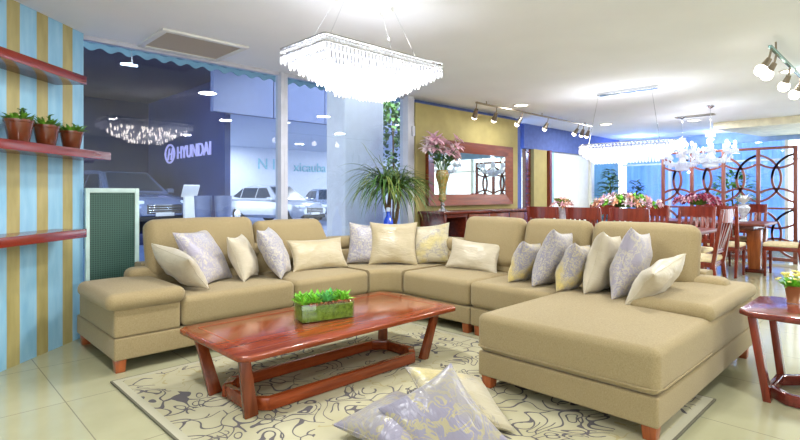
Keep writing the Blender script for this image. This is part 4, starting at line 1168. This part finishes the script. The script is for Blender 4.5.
def car(label, loc, heading, paint, L=4.45, W=1.86, H=1.62, rear=.62):
    t = thing('car', label, 'car', loc, rad(heading), 'cars standing outside beyond the glass')
    pm = plain('car_paint', paint, .22, .35, .02, coat=.8); gl = plain('tinted_car_glass', (34, 48, 70), .3, 0, 0, spec=.3); blk = plain('black_trim', (24, 26, 32), .5)
    k = H/1.62; hl = L/2
    st = [(-hl, .48, .80, .70), (-hl+.10, .34, .98, .82), (-hl+.5, .26, 1.04, .91), (-.9, .24, 1.05, .93), (0, .24, 1.03, .93), (.75, .24, 1.01, .92), (1.2, .25, .97, .91), (hl-.45, .27, .90, .88), (hl-.14, .32, .80, .80), (hl, .42, .68, .66)]
    bm = nb(); rings = []
    for x, zb, zt, hw in st:
        zt *= k; w = hw*W/1.86; zm = zb+(zt-zb)*.55
        P = [(-w*.86, zb), (w*.86, zb), (w*.98, zb+.12), (w, zm), (w*.97, zt-.10), (w*.84, zt-.015), (w*.4, zt+.02), (-w*.4, zt+.02), (-w*.84, zt-.015), (-w*.97, zt-.10), (-w, zm), (-w*.98, zb+.12)]
        rings.append([bm.verts.new((x, y, z)) for y, z in P])
    for a, b in zip(rings, rings[1:]):
        for i in range(12): bm.faces.new((a[i], a[(i+1) % 12], b[(i+1) % 12], b[i]))
    bm.faces.new(rings[0]); bm.faces.new(rings[-1][::-1])
    part('body', bm, pm, t)
    gs = [(-hl+.12, 1.03*k, -hl+rear), (.98, .99*k, .22)]     # rear and front base x, roof x
    zr = H; bw, rw = .86*W/1.86, .63*W/1.86
    bm = nb(); G = []
    for x, z, w in ((gs[0][0], gs[0][1]-.03, bw), (gs[0][2], zr-.06, rw), (-.55, zr, rw*1.02), (gs[1][2], zr-.04, rw), (gs[1][0], gs[1][1]-.03, bw)):
        G.append((x, z, w))
    Lv = [bm.verts.new((x, -w, z)) for x, z, w in G]; Rv = [bm.verts.new((x, w, z)) for x, z, w in G]
    for i in range(4): bm.faces.new((Lv[i], Lv[i+1], Rv[i+1], Rv[i]))
    bm.faces.new(Lv[::-1]); bm.faces.new(Rv); bm.faces.new((Lv[0], Rv[0], Rv[4], Lv[4]))
    bmesh.ops.bevel(bm, geom=[e for e in bm.edges], offset=.03, segments=2, affect='EDGES')
    part('roof', bm, pm, t)
    def patch(nm, q, off):
        c = [Vector(p) for p in q]; nrm = (c[1]-c[0]).cross(c[2]-c[0]).normalized()
        if nrm.dot(sum(c, Vector())/len(c)-Vector((-.4, 0, 1.1))) < 0: nrm = -nrm
        b = nb(); A = [b.verts.new(p-nrm*.01) for p in c]; B = [b.verts.new(p+nrm*off) for p in c]
        b.faces.new(A); b.faces.new(B)
        for i in range(len(c)): b.faces.new((A[i], A[(i+1) % len(c)], B[(i+1) % len(c)], B[i]))
        part(nm, b, gl, t, smooth=False)
    def lerp(a, b, f): return tuple(a[i]+(b[i]-a[i])*f for i in range(3))
    def g3(i, s): x, z, w = G[i]; return (x, s*w, z)
    a, b, c, d = g3(4, -1), g3(4, 1), g3(3, 1), g3(3, -1)
    patch('windscreen', [lerp(lerp(a, b, .07), lerp(d, c, .07), .14), lerp(lerp(a, b, .93), lerp(d, c, .93), .14), lerp(lerp(a, b, .92), lerp(d, c, .92), .93), lerp(lerp(a, b, .08), lerp(d, c, .08), .93)], .008)
    a, b, c, d = g3(0, -1), g3(0, 1), g3(1, 1), g3(1, -1)
    patch('rear_window', [lerp(lerp(a, b, .1), lerp(d, c, .1), .25), lerp(lerp(a, b, .9), lerp(d, c, .9), .25), lerp(lerp(a, b, .9), lerp(d, c, .9), .9), lerp(lerp(a, b, .1), lerp(d, c, .1), .9)], .008)
    for s in (-1, 1):
        def side(x, f):      # point on the sloping side glass, f from belt to roof
            w = bw+(rw-bw)*f; z = 1.0*k+(zr-.03-1.0*k)*f; return (x, s*(w+.004), z)
        patch('side_window', [side(.62, .12), side(-.28, .12), side(-.28, .84), side(.18, .84)], .012)
        patch('side_window', [side(-.36, .12), side(-1.2, .12), side(-1.2, .84), side(-.36, .84)], .012)
        patch('side_window', [side(-1.28, .12), side(-1.80+(rear-.62)*.15, .2), side(-1.55+(rear-.62)*.42, .74), side(-1.28, .80)], .012)
        bm = nb(); softb(bm, .62, .80, min(s*.90, s*1.10), max(s*.90, s*1.10), .98*k, 1.12*k, .04, m=2); part('wing_mirror', bm, pm, t)
        bm = nb(); softb(bm, hl-.42, hl-.05, min(s*.48, s*.80), max(s*.48, s*.80), .68*k, .80*k, .04, m=2); part('headlight', bm, plain('headlight_glass', (226, 234, 244), .1, 0, .03, spec=.9), t)
        bm = nb(); softb(bm, -hl+.0, -hl+.2, min(s*.5, s*.82), max(s*.5, s*.82), .78*k, .92*k, .04, m=2); part('tail_light', bm, plain('red_lens', (150, 30, 34), .2), t)
        for x in (-1.34, 1.36):
            mt = Matrix.Translation((x, s*.80*W/1.86, .345)) @ Matrix.Rotation(rad(90), 4, 'X')
            b = nb(); lathe(b, [(.21, -.11), (.33, -.11), (.345, -.06), (.345, .06), (.33, .11), (.21, .11)], n=24); bmesh.ops.transform(b, matrix=mt, verts=b.verts); wh = part('wheel', b, blk, t)
            b = nb(); lathe(b, [(.0, -.118), (.05, -.122), (.2, -.112), (.21, -.09), (.21, .09), (.2, .112), (.05, .122), (0, .118)], n=24)
            bmesh.ops.transform(b, matrix=mt, verts=b.verts); part('rim', b, M['chrome'], wh)
    gr = nb(); softb(gr, hl-.13, hl+.015, -.46, .46, .46*k, .70*k, .03, m=2); gq = part('grille', gr, blk, t)
    gr = nb()
    for z in (.50, .56, .62, .68): box(gr, hl+.0, hl+.026, -.43, .43, z*k-.008, z*k+.008, .003)
    part('grille_bar', gr, M['chrome'], gq)
    gr = nb(); softb(gr, hl-.2, hl-.01, -.62, .62, .27*k, .40*k, .03, m=2); part('bumper_intake', gr, blk, t)
    gr = nb(); box(gr, hl-.02, hl+.02, -.24, .24, .40*k, .50*k, .004); part('plate', gr, M['whitep'], t)
    return t
bm = nb(); box(bm, 2.6, 5.6, 12.9, 17.95, -.01, .25, .02)
tag(top('display_platform', bm, navy, (4.1, 15.4, -.01)), 'low navy display platform under the dark car outside', 'platform')
car('dark blue grey car facing the glass behind the framed grille', (4.35, 15.45, .25), -80, (118, 134, 170), H=1.60)
car('white car in the bright showroom, cut by the window mullion', (11.3, 19.0, -.01), -78, (196, 204, 216), H=1.58, rear=1.15)
car('silver car parked right of the white one, partly behind the column', (15.2, 20.6, -.01), -112, (140, 156, 184), H=1.47, rear=1.05)
# sign on the slate wall
sg = thing('wall_sign', 'glowing white lettered sign with oval emblem on the slate wall outside', 'sign', (5.88, 14.7, 2.42), 0)
lit = emis('sign_white', (176, 170, 220), .5)
R_ = Matrix.Rotation(rad(-90), 4, 'Z') @ Matrix.Rotation(rad(90), 4, 'X')
bm = text_bm('HYUNDAI', .52, .02); bmesh.ops.transform(bm, matrix=Matrix.Translation((-.03, -.45, -.18)) @ R_, verts=bm.verts); part('lettering', bm, lit, sg, smooth=False)
bm = nb(); tube(bm, [(-.03, 1.28+.36*math.cos(2*PI*k/32), .27*math.sin(2*PI*k/32)) for k in range(32)], .03, 6, closed=True)
b2 = text_bm('H', .52, .02, .35); bmesh.ops.transform(b2, matrix=Matrix.Translation((-.03, 1.30, -.19)) @ R_, verts=b2.verts); merge(bm, b2)
part('emblem', bm, lit, sg, smooth=False)
# pale lettering on the white showroom wall
wt = thing('wall_lettering', 'faint pale cyan lettering on the white showroom wall behind the cars', 'sign', (17.0, 24.97, 2.55), 0)
cy_m = plain('pale_cyan_letter', (150, 208, 222), .5)
bm = text_bm('N I', .85, .02); bmesh.ops.transform(bm, matrix=Matrix.Translation((-2.75, -.02, 0)) @ Matrix.Rotation(rad(90), 4, 'X'), verts=bm.verts); part('lettering', bm, cy_m, wt, smooth=False)
bm = text_bm('xicauba', .75, .02); bmesh.ops.transform(bm, matrix=Matrix.Translation((.1, -.02, -.05)) @ Matrix.Rotation(rad(90), 4, 'X'), verts=bm.verts); part('lettering', bm, cy_m, wt, smooth=False)
# info totem and two planters in the dark showroom
t = thing('info_totem', 'slim pale totem with a slanted head standing by the slate wall outside', 'totem', (4.45, 11.0, -.01))
bm = nb(); softb(bm, -.13, .13, -.05, .05, 0, 1.15, .012, m=2); part('column', bm, M['whitep'], t)
bm = nb(); bar(bm, (0, .06, 1.15), (0, -.10, 1.40), .34, .04, r=.006, up=(0, 1, 0)); part('head', bm, M['whitep'], t)
for i, (x, y) in enumerate(((3.83, 8.9), (4.13, 8.75))):
    t = thing('tall_planter', ['tall tapered grey planter outside, left one of two right of the totem', 'tall tapered grey planter outside, right one of two nearest the mullion'][i], 'planter', (x, y, -.01), 0, 'tapered planters outside')
    bm = nb(); lathe(bm, [(.09, 0), (.10, .01), (.15, 1.18), (.135, 1.18), (.12, 1.05), (0, 1.05)]); part('body', bm, plain('blue_grey_planter', (104, 118, 156), .4), t)
random.seed(71)
t = thing('garden_tree', 'leafy dark green tree outside seen in the gap beside the ochre wall', 'tree', (7.9, 8.3, -.01))
bm = nb(); tube(bm, [(0, 0, 0), (.03, 0, 1.6), (0, 0, 3.0)], .03, 8, r2=.015); part('trunk', bm, M['trunk'], t)
bm = nb()
for i in range(1100):
    v3 = Vector((random.gauss(0, 1), random.gauss(0, 1), random.gauss(0, 1))).normalized()*random.uniform(.4, 1)**.5
    blade(bm, (v3.x*.9, v3.y*.9, 2.3+v3.z*1.15), (v3.x, v3.y, random.uniform(-.5, .5)), random.uniform(.14, .26), .09, .6, seg=3)
part('foliage', bm, M['leafdark'], t)
t = thing('reflected_tube', 'short bent glowing tube standing for a lamp reflected in the window glass', 'lamp', (1.72, 6.1, 2.62))  # glowing shape put in for a reflection on the pane
bm = nb(); tube(bm, [(.16, .18, .06), (0, 0, 0), (.16, -.02, -.0)], .014, 8); part('tube', bm, emis('tube_white', (236, 244, 255), 2), t)
bm = nb(); tube(bm, [(.16, .18, .06), (.16, .18, .30)], .005, 5); part('hanger', bm, M['chrome'], t)

# ------------------------------------------------------------------ world and accent light
w = bpy.data.worlds.new('World'); S.world = w; w.use_nodes = True
bg = w.node_tree.nodes['Background']; bg.inputs[0].default_value = (.95, .97, 1.0, 1); bg.inputs[1].default_value = 3.1
point(12.3, 4.6, 2.3, 26, .05, (.35, .5, 1)); point(12.5, 3.0, 2.3, 14, .05, (.5, .65, 1))
point(8.1, 5.22, 1.9, 6, .05, (.3, .55, 1)); area(7.4, 7.0, 3.6, 60, .3, (rad(30), 0, 0))  # the area light is added to brighten the garden tree
